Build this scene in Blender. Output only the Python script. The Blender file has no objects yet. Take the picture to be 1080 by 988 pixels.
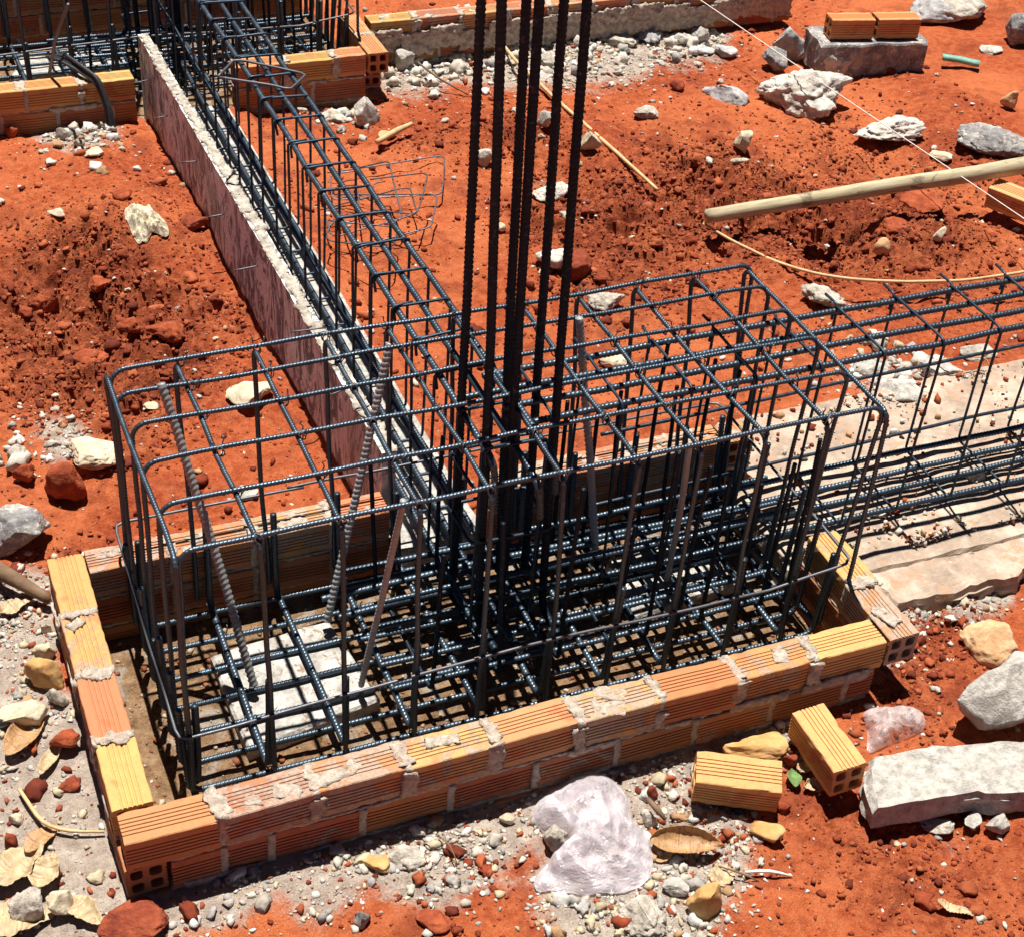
import bpy, math, random
import numpy as np
from mathutils import Vector, Matrix
from mathutils.geometry import tessellate_polygon
PI = math.pi
rnd = random.Random(7)
nr = np.random.default_rng(7)
scn = bpy.context.scene
COL = bpy.data.collections.new('site'); scn.collection.children.link(COL)

# ------------------------------------------------------------------ camera
R = np.array([[0.92214285, -0.38096307, 0.06722867], [-0.18597386, -0.58895071, -0.78648], [0.33921421, 0.71274413, -0.61394586]])
CAM = np.array([-0.1995504, -1.97275022, 2.4197682]); F = 1669.98
cam = bpy.data.objects.new('camera', bpy.data.cameras.new('camera')); COL.objects.link(cam)
m = Matrix.Identity(4)
for i in range(3):
    m[i][0] = R[0][i]; m[i][1] = -R[1][i]; m[i][2] = -R[2][i]; m[i][3] = CAM[i]
cam.matrix_world = m
cam.data.lens = F/1080*36; cam.data.sensor_width = 36; cam.data.sensor_fit = 'HORIZONTAL'
cam.data.clip_start = .05; cam.data.clip_end = 500
scn.camera = cam

def G(u, v, z=-.18):
    """survey point: where the sight line through (u, v) meets the level z"""
    d = R.T @ np.array([(u-540)/F, (v-494)/F, 1.0])
    p = CAM + d*(z-CAM[2])/d[2]
    return np.array([p[0], p[1], z])

# ------------------------------------------------------------------ noise
_p = np.random.default_rng(3).permutation(256); _p = np.concatenate([_p, _p, _p])
_g = np.random.default_rng(4).normal(size=(256, 3)); _g /= np.linalg.norm(_g, axis=1)[:, None]
def perlin(x, y, z=0.0):
    x, y, z = np.broadcast_arrays(np.asarray(x, float), np.asarray(y, float), np.asarray(z, float))
    xi = np.floor(x).astype(int); yi = np.floor(y).astype(int); zi = np.floor(z).astype(int)
    xf = x-xi; yf = y-yi; zf = z-zi
    fx = xf*xf*xf*(xf*(xf*6-15)+10); fy = yf*yf*yf*(yf*(yf*6-15)+10); fz = zf*zf*zf*(zf*(zf*6-15)+10)
    xi &= 255; yi &= 255; zi &= 255
    def c(a, b, d):
        g = _g[_p[_p[_p[(xi+a) & 255]+((yi+b) & 255)]+((zi+d) & 255)]]
        return g[..., 0]*(xf-a)+g[..., 1]*(yf-b)+g[..., 2]*(zf-d)
    l = lambda a, b, t: a+t*(b-a)
    return l(l(l(c(0,0,0), c(1,0,0), fx), l(c(0,1,0), c(1,1,0), fx), fy),
             l(l(c(0,0,1), c(1,0,1), fx), l(c(0,1,1), c(1,1,1), fx), fy), fz)
def fbm(x, y, z=0.0, o=4, ridged=False):
    s = 0; a = 1; f = 1
    for i in range(o):
        n = perlin(np.asarray(x)*f+i*17.3, np.asarray(y)*f-i*9.1, np.asarray(z)*f+i*5.7)
        s = s + a*((1-2*np.abs(n))-.6 if ridged else n); a *= .5; f *= 2.03
    return s
def sstep(a, b, x):
    t = np.clip((x-a)/(b-a), 0, 1); return t*t*(3-2*t)

# ------------------------------------------------------------------ object helpers
def tag(o, label=None, cat=None, group=None, kind=None):
    if label: o['label'] = label
    if cat: o['category'] = cat
    if group: o['group'] = group
    if kind: o['kind'] = kind
    return o
def empty(name, loc=(0, 0, 0)):
    o = bpy.data.objects.new(name, None); COL.objects.link(o); o.location = loc; o.empty_display_size = .05
    return o
def mesh_obj(name, V, Fc, mat, parent=None, col=None, smooth=True, loc=None, rot=None):
    me = bpy.data.meshes.new(name)
    V = np.asarray(V, np.float32).reshape(-1, 3)
    if isinstance(Fc, np.ndarray):
        n, k = Fc.shape
        me.vertices.add(len(V)); me.vertices.foreach_set('co', V.ravel())
        me.loops.add(n*k); me.loops.foreach_set('vertex_index', Fc.astype(np.int32).ravel())
        me.polygons.add(n); me.polygons.foreach_set('loop_start', np.arange(n, dtype=np.int32)*k)
        me.update(calc_edges=True)
    else:
        me.from_pydata([tuple(map(float, v)) for v in V], [], [tuple(int(i) for i in f) for f in Fc]); me.update()
    me.validate()
    if smooth: me.polygons.foreach_set('use_smooth', [True]*len(me.polygons))
    if col is not None:
        a = me.color_attributes.new('Col', 'FLOAT_COLOR', 'POINT')
        a.data.foreach_set('color', np.asarray(col, np.float32).ravel())
    if mat: me.materials.append(mat)
    o = bpy.data.objects.new(name, me); COL.objects.link(o)
    if parent: o.parent = parent
    if loc is not None: o.location = loc
    if rot is not None: o.rotation_euler = rot
    return o
class MB:
    """collects pieces into one mesh"""
    def __init__(s): s.V = []; s.F = []; s.C = []; s.n = 0
    def add(s, V, Fc, c=None):
        V = np.asarray(V, float).reshape(-1, 3)
        s.V.append(V); s.F += [tuple(int(i)+s.n for i in f) for f in Fc]; s.n += len(V)
        if c is not None: s.C.append(np.tile(np.asarray(c, float), (len(V), 1)) if np.ndim(c) == 1 else c)
    def build(s, name, mat, parent=None, smooth=False, **k):
        return mesh_obj(name, np.concatenate(s.V), s.F, mat, parent, np.concatenate(s.C) if s.C else None, smooth, **k)
def copy_tree(o, parent=None, skip=()):
    c = o.copy(); COL.objects.link(c); c.parent = parent
    for ch in list(o.children):
        if ch.name.split('.')[0] in skip: continue
        copy_tree(ch, c)
    return c

# ------------------------------------------------------------------ materials
def newmat(name):
    mt = bpy.data.materials.new(name); mt.use_nodes = True
    nt = mt.node_tree; b = nt.nodes['Principled BSDF']
    return mt, nt, b
class NT:
    def __init__(s, nt): s.nt = nt; s.tc = s.n('ShaderNodeTexCoord')
    def n(s, t, **k):
        x = s.nt.nodes.new(t)
        for a, b in k.items(): setattr(x, a, b)
        return x
    def l(s, a, b): s.nt.links.new(a, b)
    def noise(s, scale, detail=4, rough=.55, vec=None, stretch=None, dist=0):
        x = s.n('ShaderNodeTexNoise'); x.inputs['Scale'].default_value = scale; x.inputs['Detail'].default_value = detail
        x.inputs['Roughness'].default_value = rough; x.inputs['Distortion'].default_value = dist
        v = vec or s.tc.outputs['Object']
        if stretch:
            mp = s.n('ShaderNodeMapping'); mp.inputs['Scale'].default_value = stretch; s.l(v, mp.inputs[0]); v = mp.outputs[0]
        s.l(v, x.inputs['Vector']); return x.outputs['Fac']
    def ramp(s, fac, stops):
        r = s.n('ShaderNodeValToRGB'); e = r.color_ramp.elements
        while len(e) < len(stops): e.new(.5)
        for i, (p, c) in enumerate(stops):
            e[i].position = p; e[i].color = (*c, 1) if len(c) == 3 else c
        s.l(fac, r.inputs[0]); return r.outputs[0]
    def mix(s, fac, a, b, mode='MIX'):
        x = s.n('ShaderNodeMix', data_type='RGBA', blend_type=mode)
        for sock, v in ((x.inputs[0], fac), (x.inputs[6], a), (x.inputs[7], b)):
            if isinstance(v, (int, float)): sock.default_value = v
            elif isinstance(v, tuple): sock.default_value = (*v, 1)
            else: s.l(v, sock)
        return x.outputs[2]
    def math(s, op, a, b=0.0, clamp=False):
        x = s.n('ShaderNodeMath', operation=op); x.use_clamp = clamp
        for sock, v in ((x.inputs[0], a), (x.inputs[1], b)):
            if isinstance(v, (int, float)): sock.default_value = v
            else: s.l(v, sock)
        return x.outputs[0]
    def step(s, a, lo, hi):
        x = s.n('ShaderNodeMapRange'); x.interpolation_type = 'SMOOTHSTEP'
        x.inputs[1].default_value = lo; x.inputs[2].default_value = hi; s.l(a, x.inputs[0]); return x.outputs[0]
    def bump(s, h, strength, dist, b, prev=None):
        x = s.n('ShaderNodeBump'); x.inputs['Strength'].default_value = strength; x.inputs['Distance'].default_value = dist
        s.l(h, x.inputs['Height'])
        if prev: s.l(prev, x.inputs['Normal'])
        if b: s.l(x.outputs[0], b.inputs['Normal'])
        return x.outputs[0]

def mat_soil():
    mt, nt, b = newmat('red_soil'); N = NT(nt)
    at = N.n('ShaderNodeVertexColor', layer_name='Col'); sep = N.n('ShaderNodeSeparateColor'); N.l(at.outputs[0], sep.inputs[0])
    cem, rough, tan = sep.outputs[0], sep.outputs[1], sep.outputs[2]
    n1 = N.noise(3.2, 6, .6); n2 = N.noise(38, 6, .7); n3 = N.noise(160, 4, .7)
    red = N.ramp(n1, [(.3, (.34, .064, .022)), (.5, (.45, .096, .032)), (.7, (.55, .135, .046))])
    red = N.mix(N.step(n2, .42, .75), red, (.50, .15, .065))
    red = N.mix(N.math('MULTIPLY', N.step(n2, .55, .3), .6), red, (.22, .036, .013))
    red = N.mix(N.math('MULTIPLY', N.step(N.noise(1.1, 5, .6, dist=.8), .44, .62), .55), red, (.64, .19, .072))
    red = N.mix(N.math('MULTIPLY', N.step(N.noise(5, 7, .72, dist=.7), .50, .64), .6), red, (.22, .042, .020))
    red = N.mix(N.math('MULTIPLY', rough, N.math('ADD', N.math('MULTIPLY', N.step(n2, .62, .35), .55), .24)), red, (.125, .026, .014))  # dug earth's own darker tone, deepened in place of weak slope shading
    # cement dust lies in patches
    cn = N.math('ADD', N.math('MULTIPLY', N.noise(11, 6, .7), .9), N.math('MULTIPLY', n3, .35))
    cm = N.step(N.math('ADD', cn, N.math('SUBTRACT', cem, .98)), .0, .28)
    grey = N.ramp(N.noise(24, 6, .7), [(.3, (.30, .23, .19)), (.5, (.44, .36, .30)), (.7, (.60, .52, .44))])
    c = N.mix(cm, red, grey)
    tanc = N.ramp(N.noise(30, 6, .75), [(.3, (.13, .075, .042)), (.5, (.27, .16, .085)), (.72, (.44, .30, .18))])
    tanc = N.mix(N.math('MULTIPLY', N.step(N.noise(6, 6, .7, dist=.6), .50, .60), .75), tanc, (.40, .36, .31))
    c = N.mix(tan, c, tanc)
    N.l(c, b.inputs['Base Color']); b.inputs['Roughness'].default_value = .95; b.inputs['Specular IOR Level'].default_value = .15
    p = N.bump(n2, 1.0, .018, None); N.bump(n3, .9, .006, b, p)
    return mt
def mat_stone(name, lo, mid, hi, scale=30, bump=.8, speck=None, hole=False):
    mt, nt, b = newmat(name); N = NT(nt)
    n = N.noise(scale, 7, .68); n2 = N.noise(scale*5, 4, .7)
    c = N.ramp(n, [(.32, lo), (.5, mid), (.68, hi)])
    c = N.mix(N.math('MULTIPLY', N.step(n2, .5, .72), .5), c, hi)
    if speck: c = N.mix(N.step(N.noise(scale*1.3, 5, .75, dist=1.5), .55, .62), c, speck)
    N.l(c, b.inputs['Base Color']); b.inputs['Roughness'].default_value = .9; b.inputs['Specular IOR Level'].default_value = .2
    p = N.bump(n, bump, .012, None); N.bump(n2, bump*.7, .003, b, p)
    return mt
def mat_vc(name, rough=.9, bump=.5):
    mt, nt, b = newmat(name); N = NT(nt)
    at = N.n('ShaderNodeVertexColor', layer_name='Col')
    c = N.mix(.6, at.outputs[0], N.ramp(N.noise(90, 4, .7), [(.3, (.45, .45, .45)), (.7, (1, 1, 1))]), 'MULTIPLY')
    N.l(c, b.inputs['Base Color']); b.inputs['Roughness'].default_value = rough; b.inputs['Specular IOR Level'].default_value = .2
    N.bump(N.noise(260, 3, .7), bump, .003, b); return mt
def mat_brick():
    mt, nt, b = newmat('hollow_brick'); N = NT(nt)
    at = N.n('ShaderNodeVertexColor', layer_name='Col')
    n = N.noise(22, 6, .65); n2 = N.noise(140, 4, .7)
    c = N.mix(N.step(n, .35, .7), at.outputs[0], N.mix(.3, at.outputs[0], (.54, .20, .09)))
    c = N.mix(N.math('MULTIPLY', N.step(n2, .5, .75), .35), c, (.26, .07, .035))
    c = N.mix(N.math('MULTIPLY', N.step(N.noise(9, 3, .6), .56, .66), .55), c, (.50, .13, .06))
    # splashes of cement stuck to the brick, amount in alpha
    cn = N.math('ADD', N.noise(17, 7, .72, dist=.6), N.math('MULTIPLY', n2, .12))
    cm = N.step(N.math('ADD', cn, N.math('MULTIPLY', at.outputs[1], .42)), .80, .88)
    c = N.mix(N.math('MULTIPLY', cm, .75), c, N.ramp(n2, [(.3, (.24, .19, .16)), (.7, (.46, .38, .31))]))
    N.l(c, b.inputs['Base Color']); b.inputs['Roughness'].default_value = .85; b.inputs['Specular IOR Level'].default_value = .25
    p = N.bump(N.math('ADD', n, N.math('MULTIPLY', cm, .8)), .5, .004, None); N.bump(n2, .6, .0015, b, p)
    return mt
def mat_steel(name='reinforcing_steel', base=(.060, .082, .106), rust=.09, metal=.72, rough=.36):
    mt, nt, b = newmat(name); N = NT(nt)
    n = N.noise(9, 5, .7); n2 = N.noise(60, 4, .7)
    oi = N.n('ShaderNodeObjectInfo')
    c = N.mix(N.math('MULTIPLY', oi.outputs['Random'], .5), base, tuple(x*1.7 for x in base))
    c = N.mix(N.math('MULTIPLY', N.step(n, .5, .72), rust), c, (.11, .06, .045))
    c = N.mix(N.math('MULTIPLY', N.step(n2, .55, .75), .35), c, (.24, .28, .32))
    N.l(c, b.inputs['Base Color']); b.inputs['Metallic'].default_value = metal
    b.inputs['Specular IOR Level'].default_value = .2; b.inputs['Specular Tint'].default_value = (.22, .26, .33, 1)
    N.l(N.ramp(n2, [(.3, (rough-.1,)*3), (.7, (rough+.2,)*3)]), b.inputs['Roughness'])
    return mt
def mat_board():
    mt, nt, b = newmat('cement_stained_board'); N = NT(nt)
    w = N.noise(6, 5, .6, stretch=(1, 1.2, 14)); st = N.noise(7, 8, .8, stretch=(1, 2.0, .8), dist=1.8)
    wood = N.ramp(w, [(.3, (.10, .10, .10)), (.5, (.19, .19, .185)), (.7, (.29, .29, .28))])
    c = N.mix(N.step(st, .46, .515), wood, N.ramp(N.noise(70, 4, .7), [(.3, (.62, .61, .59)), (.7, (.90, .90, .88))]))
    c = N.mix(N.math('MULTIPLY', N.step(N.noise(3.1, 4, .6), .52, .66), .5), c, (.36, .30, .24))
    N.l(c, b.inputs['Base Color']); b.inputs['Roughness'].default_value = .9
    p = N.bump(st, .5, .01, None); N.bump(w, .4, .003, b, p); return mt
def mat_simple(name, col, rough=.8, var=.3, scale=40, bump=.3, bd=.003, stretch=None, spec=.3):
    mt, nt, b = newmat(name); N = NT(nt)
    n = N.noise(scale, 6, .65, stretch=stretch)
    c = N.ramp(n, [(.3, tuple(x*(1-var) for x in col)), (.7, tuple(min(1, x*(1+var)) for x in col))])
    N.l(c, b.inputs['Base Color']); b.inputs['Roughness'].default_value = rough; b.inputs['Specular IOR Level'].default_value = spec
    N.bump(n, bump, bd, b); return mt
def mat_plastic(name, col, clear=.35, rough=.22):
    mt, nt, b = newmat(name); N = NT(nt)
    n = N.noise(14, 5, .6, dist=2)
    b.inputs['Roughness'].default_value = rough; b.inputs['Specular IOR Level'].default_value = .9
    N.l(N.mix(n, tuple(x*.85 for x in col), tuple(min(1, x*1.1) for x in col)), b.inputs['Base Color'])
    b.inputs['Coat Weight'].default_value = .6; b.inputs['Coat Roughness'].default_value = .1
    bp = N.bump(n, .6, .02, b)
    tl = N.n('ShaderNodeBsdfTranslucent'); tl.inputs[0].default_value = (*col, 1); b.inputs['Subsurface Weight'].default_value = 0; N.l(bp, tl.inputs['Normal'])
    tr = N.n('ShaderNodeBsdfTransparent'); tr.inputs[0].default_value = (.96, .94, .96, 1)
    m1 = N.n('ShaderNodeMixShader'); m1.inputs[0].default_value = .3; N.l(b.outputs[0], m1.inputs[1]); N.l(tl.outputs[0], m1.inputs[2])
    m2 = N.n('ShaderNodeMixShader'); N.l(N.math('MULTIPLY', N.step(N.noise(9, 3, .5), .35, .65), clear*.5), m2.inputs[0])
    sock_ = m2.inputs[0].links[0].from_socket; N.l(N.math('ADD', sock_, clear*.75), m2.inputs[0])
    lw = N.n('ShaderNodeLayerWeight'); lw.inputs[0].default_value = .35; f0 = m2.inputs[0].links[0].from_socket
    N.l(N.math('SUBTRACT', f0, N.math('MULTIPLY', lw.outputs['Facing'], .5), True), m2.inputs[0])
    N.l(m1.outputs[0], m2.inputs[1]); N.l(tr.outputs[0], m2.inputs[2])
    out = [x for x in nt.nodes if x.type == 'OUTPUT_MATERIAL'][0]; N.l(m2.outputs[0], out.inputs[0]); return mt

M = {}
M['soil'] = mat_soil()
M['brick'] = mat_brick()
M['mortar'] = mat_stone('mortar', (.28, .22, .18), (.47, .39, .32), (.66, .57, .48), 60, .8)
M['steel'] = mat_steel()
M['palesteel'] = mat_steel('pale_steel', (.30, .31, .31), .25, .3, .5)  # lighter grey steel for the slanting support bars
M['columnsteel'] = mat_steel('column_steel', (.018, .027, .040), .02, .7, .45)
M['darksteel'] = mat_steel('stirrup_steel', (.036, .052, .074), .04, .7, .42)
M['wire'] = mat_steel('rusty_wire', (.11, .115, .13), .3, .6, .45)
M['board'] = mat_board()
M['bed'] = mat_stone('pale_concrete', (.24, .175, .135), (.37, .285, .22), (.52, .44, .36), 9, .6, speck=(.40, .25, .165))
M['whitebed'] = mat_stone('white_concrete', (.22, .195, .17), (.42, .40, .37), (.58, .56, .53), 22, 1.0, speck=(.26, .19, .13))
M['rubble'] = mat_stone('rubble_concrete', (.20, .175, .145), (.44, .39, .33), (.66, .60, .52), 34, 1.0)
M['whiterubble'] = mat_stone('white_rubble', (.34, .30, .26), (.62, .57, .50), (.82, .78, .72), 40, 1.0)
M['grey'] = mat_stone('grey_stone', (.22, .21, .21), (.38, .37, .37), (.56, .55, .54), 24, .7)
M['darkgrey'] = mat_stone('dark_stone', (.10, .10, .11), (.22, .21, .21), (.42, .39, .36), 20, .7, speck=(.55, .5, .44))
M['granite'] = mat_stone('pale_granite', (.26, .24, .215), (.46, .43, .39), (.64, .60, .55), 45, .9)
M['tan'] = mat_stone('tan_stone', (.42, .22, .10), (.56, .34, .18), (.66, .46, .28), 22, .6)
M['ochre'] = mat_stone('ochre_stone', (.38, .20, .07), (.50, .29, .11), (.58, .38, .18), 18, .4)
M['redrock'] = mat_stone('red_stone', (.13, .026, .015), (.24, .05, .024), (.34, .085, .04), 26, .9)
M['clod'] = mat_stone('red_clod', (.18, .036, .016), (.30, .064, .025), (.42, .11, .042), 20, .9)
M['cream'] = mat_stone('cream_chip', (.38, .31, .20), (.54, .46, .33), (.66, .58, .45), 26, .6)
M['gravel'] = mat_vc('gravel')
def mat_pole():
    mt, nt, b = newmat('weathered_wood'); N = NT(nt)
    g_ = N.noise(60, 5, .7, stretch=(.06, 1, 1)); k_ = N.noise(9, 5, .7, stretch=(.5, 1, 1), dist=1.5)
    c = N.ramp(g_, [(.3, (.26, .21, .12)), (.5, (.40, .34, .21)), (.7, (.52, .46, .31))])
    c = N.mix(N.math('MULTIPLY', N.step(k_, .56, .66), .8), c, (.12, .085, .05))
    c = N.mix(N.math('MULTIPLY', N.step(k_, .40, .30), .5), c, (.40, .20, .10))
    N.l(c, b.inputs['Base Color']); b.inputs['Roughness'].default_value = .75
    N.bump(g_, .5, .003, b); return mt
M['wood'] = mat_pole()
M['bark'] = mat_simple('dark_wood', (.16, .10, .06), .9, .4, 20, .6, .006)
M['cane'] = mat_simple('dry_cane', (.56, .38, .20), .6, .25, 30)
M['string'] = mat_simple('white_string', (.72, .66, .60), .8, .15, 200)
def mat_leaf(name, col, spot):
    mt, nt, b = newmat(name); N = NT(nt)
    n = N.noise(34, 6, .7); v = N.noise(1, 2, .5, stretch=(170, 9, 1)); sp = N.noise(60, 5, .75, dist=1)
    c = N.ramp(n, [(.3, tuple(x*.6 for x in col)), (.7, tuple(min(1, x*1.15) for x in col))])
    c = N.mix(N.math('MULTIPLY', N.step(sp, .52, .66), .75), c, spot)
    c = N.mix(N.math('MULTIPLY', N.step(v, .56, .64), .5), c, spot)
    N.l(c, b.inputs['Base Color']); b.inputs['Roughness'].default_value = .6
    N.bump(v, .6, .003, b); return mt
M['leaf'] = mat_leaf('dry_leaf', (.44, .25, .11), (.14, .06, .03))
M['paleleaf'] = mat_leaf('pale_dry_leaf', (.50, .38, .22), (.22, .11, .055))
M['greenleaf'] = mat_simple('green_leaf', (.13, .22, .07), .6, .5, 30, .4, .003)
M['teal'] = mat_simple('teal_plastic', (.16, .36, .30), .5, .3, 30)
M['cable'] = mat_simple('black_cable', (.035, .037, .042), .55, .3, 60)
M['bag'] = mat_plastic('milky_plastic', (.86, .81, .85), .64, .15)
M['clear'] = mat_plastic('clear_plastic', (.80, .72, .70), .8, .12)
M['paper'] = mat_simple('cement_paper', (.58, .52, .38), .85, .3, 26, .7, .008)

# ------------------------------------------------------------------ ground
FX1, FY1 = 1.795, .85           # the brick box of the footing
OY = 3.28                       # the second footing stands this far behind
floors = [(.04, FX1-.045, .04, FY1-.04), (.04, 1.61, OY+.04, OY+FY1+.02)]
def zone(u, v, ru, k=1.0, z=-.18):
    p = G(u, v, z); d = np.linalg.norm(p-CAM); return (p[0], p[1], ru*d/F, k)
CEM = [zone(*a) for a in [(230,950,40,.75),(330,945,45,.55),(470,900,50,.7),(640,960,70,.75),(740,900,60,.7),(150,960,40,.9),(30,900,60,1.1),(20,800,50,1),(30,660,40,.8),(860,800,40,.6),(930,700,30,.5),(980,560,70,.6),(60,150,40,.5),(420,95,40,.5),(600,80,60,.6),(860,60,30,.4),(215,930,26,.8),(260,925,24,.8),(310,908,24,.7),(360,895,26,.8),(400,880,26,.8),(500,850,26,.9),(560,842,26,1),(620,830,30,1),(780,770,26,.8),(70,900,70,1.3),(95,800,40,1.3),(60,850,45,1.1),(110,965,50,1.3),(430,905,52,.9),(470,870,40,.8),(520,850,45,.9),(330,925,36,.5),
    (720,820,60,1.1),(690,860,50,1.1),(700,955,60,.75),(600,955,35,.6),(25,700,40,.6),(35,780,55,.9),(60,450,40,.6),(75,480,30,.8),(100,150,50,.7),(190,180,22,.6),
    (430,60,55,.9),(520,60,60,1.1),(600,45,60,1.1),(680,45,60,.9),(575,200,24,.6),(920,640,50,.9),(960,600,60,1),(1000,875,36,.6),(20,620,36,.8),(350,118,40,.8),
    (1030,620,40,.6),(730,30,40,.6),(850,700,30,.5),(900,420,40,.5),(960,400,50,.6),(745,45,30,.5),(30,640,30,.8),(560,820,40,.8),(640,800,40,.9),(820,760,40,.5)]]
ROU = [zone(*a) for a in [(110,300,70,.7),(200,390,45,.6),(250,330,30,.5),(150,470,30,.5),(850,260,60,.7),(1010,180,40,.5),(760,230,50,.6),(900,60,40,.35),(450,150,40,.4),(330,200,30,.3),(700,60,30,.3),(500,900,40,.3),(980,960,50,.3),(900,880,50,.3),(620,240,50,.6),(60,330,75,1.2),(130,360,60,1),(60,300,50,1),(140,420,40,.6),(60,420,50,.7),(190,330,36,.7),(170,215,22,.4),(740,190,60,.9),(800,195,45,1),(880,240,60,1),(960,240,70,1.1),
    (650,215,50,.8),(560,150,45,.8),(700,270,70,.6),(1000,70,20,.4),(960,690,50,.9),(930,730,40,.8),(1000,650,40,.5),(560,240,40,.6),(880,150,45,.4),(230,260,26,.5),
    (860,850,60,.35),(750,870,40,.7),(70,590,30,.6),(40,660,30,.6),(620,310,50,.6),(1000,920,90,.25),(450,950,60,.25)]]
def field(x, y, Z, sy=1.35):
    s = np.zeros(np.shape(x))
    for (cx, cy, r, k) in Z:
        d2 = ((x-cx)/r)**2 + ((y-cy)/(r*sy))**2
        s = s + k*np.exp(-d2*.9)
    return s
MOUND = [(*zone(880,255,45)[:3], -.07), (*zone(820,270,35)[:3], .04), (*zone(940,270,50)[:3], .05), (*zone(690,235,35)[:3], -.05), (*zone(760,180,40)[:3], .05), (*zone(40,290,40)[:3], -.06), (*zone(120,270,45)[:3], .05), (*zone(150,390,35)[:3], .03), (*zone(520,130,35)[:3], .03), (*zone(1030,250,40)[:3], .06), (*zone(470,210,35)[:3], .04), (*zone(90,200,85)[:3], .07), (*zone(150,245,50)[:3], .04), (*zone(60,340,50)[:3], -.035), (*zone(960,200,80)[:3], -.04), (*zone(960,225,50)[:3], .03), (*zone(880,330,60)[:3], .0),
         (*zone(640,150,90)[:3], .05), (*zone(700,180,60)[:3], -.02), (*zone(1000,110,60)[:3], .05), (*zone(960,60,60)[:3], .02), (*zone(560,280,60)[:3], .04),
         (*zone(420,260,50)[:3], .03), (*zone(460,150,50)[:3], .03), (*zone(800,330,50)[:3], .02), (*zone(90,500,40)[:3], .02), (*zone(220,420,60)[:3], .03), (*zone(480,940,60)[:3], .012), (*zone(820,950,90)[:3], .015)]
def inside(x, y, k, e=0.0):
    a, b, c, d = floors[k]; return (x > a+e) & (x < b-e) & (y > c+e) & (y < d-e)
def hgt(x, y):
    x = np.asarray(x, float); y = np.asarray(y, float)
    h = -.185 + .034*fbm(x*1.3, y*1.3, 3.3, 4)
    for (cx, cy, r, a) in MOUND:
        h = h + a*np.exp(-(((x-cx)/r)**2+((y-cy)/(r*1.4))**2)*.8)
    ro = np.clip(field(x, y, ROU), 0, 1.2)
    cl = fbm(x*9, y*9, 1.5, 4, True)
    h = h + ro*.045*fbm(x*4, y*4, 15.5, 3) + ro*(.034*cl + .015*fbm(x*20, y*20, 8.1, 3, True)) + (.004+.006*ro)*fbm(x*42, y*42, 2.2, 3) - ro*.055*sstep(.05, .5, fbm(x*7, y*7, 12.1, 4))
    h = h + .020*fbm(x*3.2, y*3.2, 26, 3, True) + .011*fbm(x*6, y*6, 6, 5) + .006*fbm(x*13, y*9, 3, 3, True) - ro*.008
    # trodden level around the front of the wall and beneath the concrete beds
    near = sstep(.22, .05, np.maximum(np.maximum(-y, y-FY1), np.maximum(-x, x-FX1)))
    tgt = -.168 + .007*fbm(x*5, y*5, 9, 3)
    h = h*(1-near*.8) + tgt*near*.8
    bed = sstep(.08, 0, np.abs(y-.68)-.36)*sstep(1.7, 1.8, x)
    h = h*(1-bed) + bed*(-.150+.004*fbm(x*9, y*9, 1))
    bed = sstep(.06, 0, np.abs(x-.96)-.14)*sstep(.8, .85, y)*sstep(3.36, 3.3, y)
    h = h*(1-bed) + bed*(-.155)
    sub = np.zeros(x.shape, bool)|inside(x, y, 0)|inside(x, y, 1)
    h = np.where(sub, -.212+.005*fbm(x*14, y*14, 4, 4), h)
    return h
def H(x, y): return float(hgt(np.array([x]), np.array([y]))[0])
def ground_at(u, v, it=6):
    z = -.18
    for _ in range(it):
        p = G(u, v, z); z = .5*z+.5*H(p[0], p[1])
    return G(u, v, z)
def axis(a, b, st, lo, hi):
    core = list(np.arange(a, b, st)); s = st; x = core[-1]
    while x < hi: s *= 1.18; x += s; core.append(x)
    s = st; x = core[0]; pre = []
    while x > lo: s *= 1.18; x -= s; pre.append(x)
    return np.array(pre[::-1]+core)
ax = axis(-.6, 3.6, .0085, -60, 60); ay = axis(-.75, 3.6, .0085, -60, 60)
X, Y = np.meshgrid(ax, ay); Z = hgt(X, Y)
far = sstep(6, 30, np.hypot(X-1, Y-1)); Z = Z*(1-far) + far*(-.2)
cem = np.clip(field(X, Y, CEM), 0, 1.25); rou = np.clip(field(X, Y, ROU), 0, 1)
tan = (inside(X, Y, 0)|inside(X, Y, 1)).astype(float)
nx_, ny_ = len(ax), len(ay)
idx = np.arange(nx_*ny_).reshape(ny_, nx_)
Fq = np.stack([idx[:-1, :-1], idx[:-1, 1:], idx[1:, 1:], idx[1:, :-1]], -1).reshape(-1, 4)
colr = np.stack([cem*.72*(1-tan), rou, tan, np.ones_like(tan)], -1).reshape(-1, 4)
g = mesh_obj('ground', np.stack([X, Y, Z], -1).reshape(-1, 3), Fq, M['soil'], None, colr)
tag(g, 'rough red laterite soil of the building site', 'ground', kind='structure')

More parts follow.
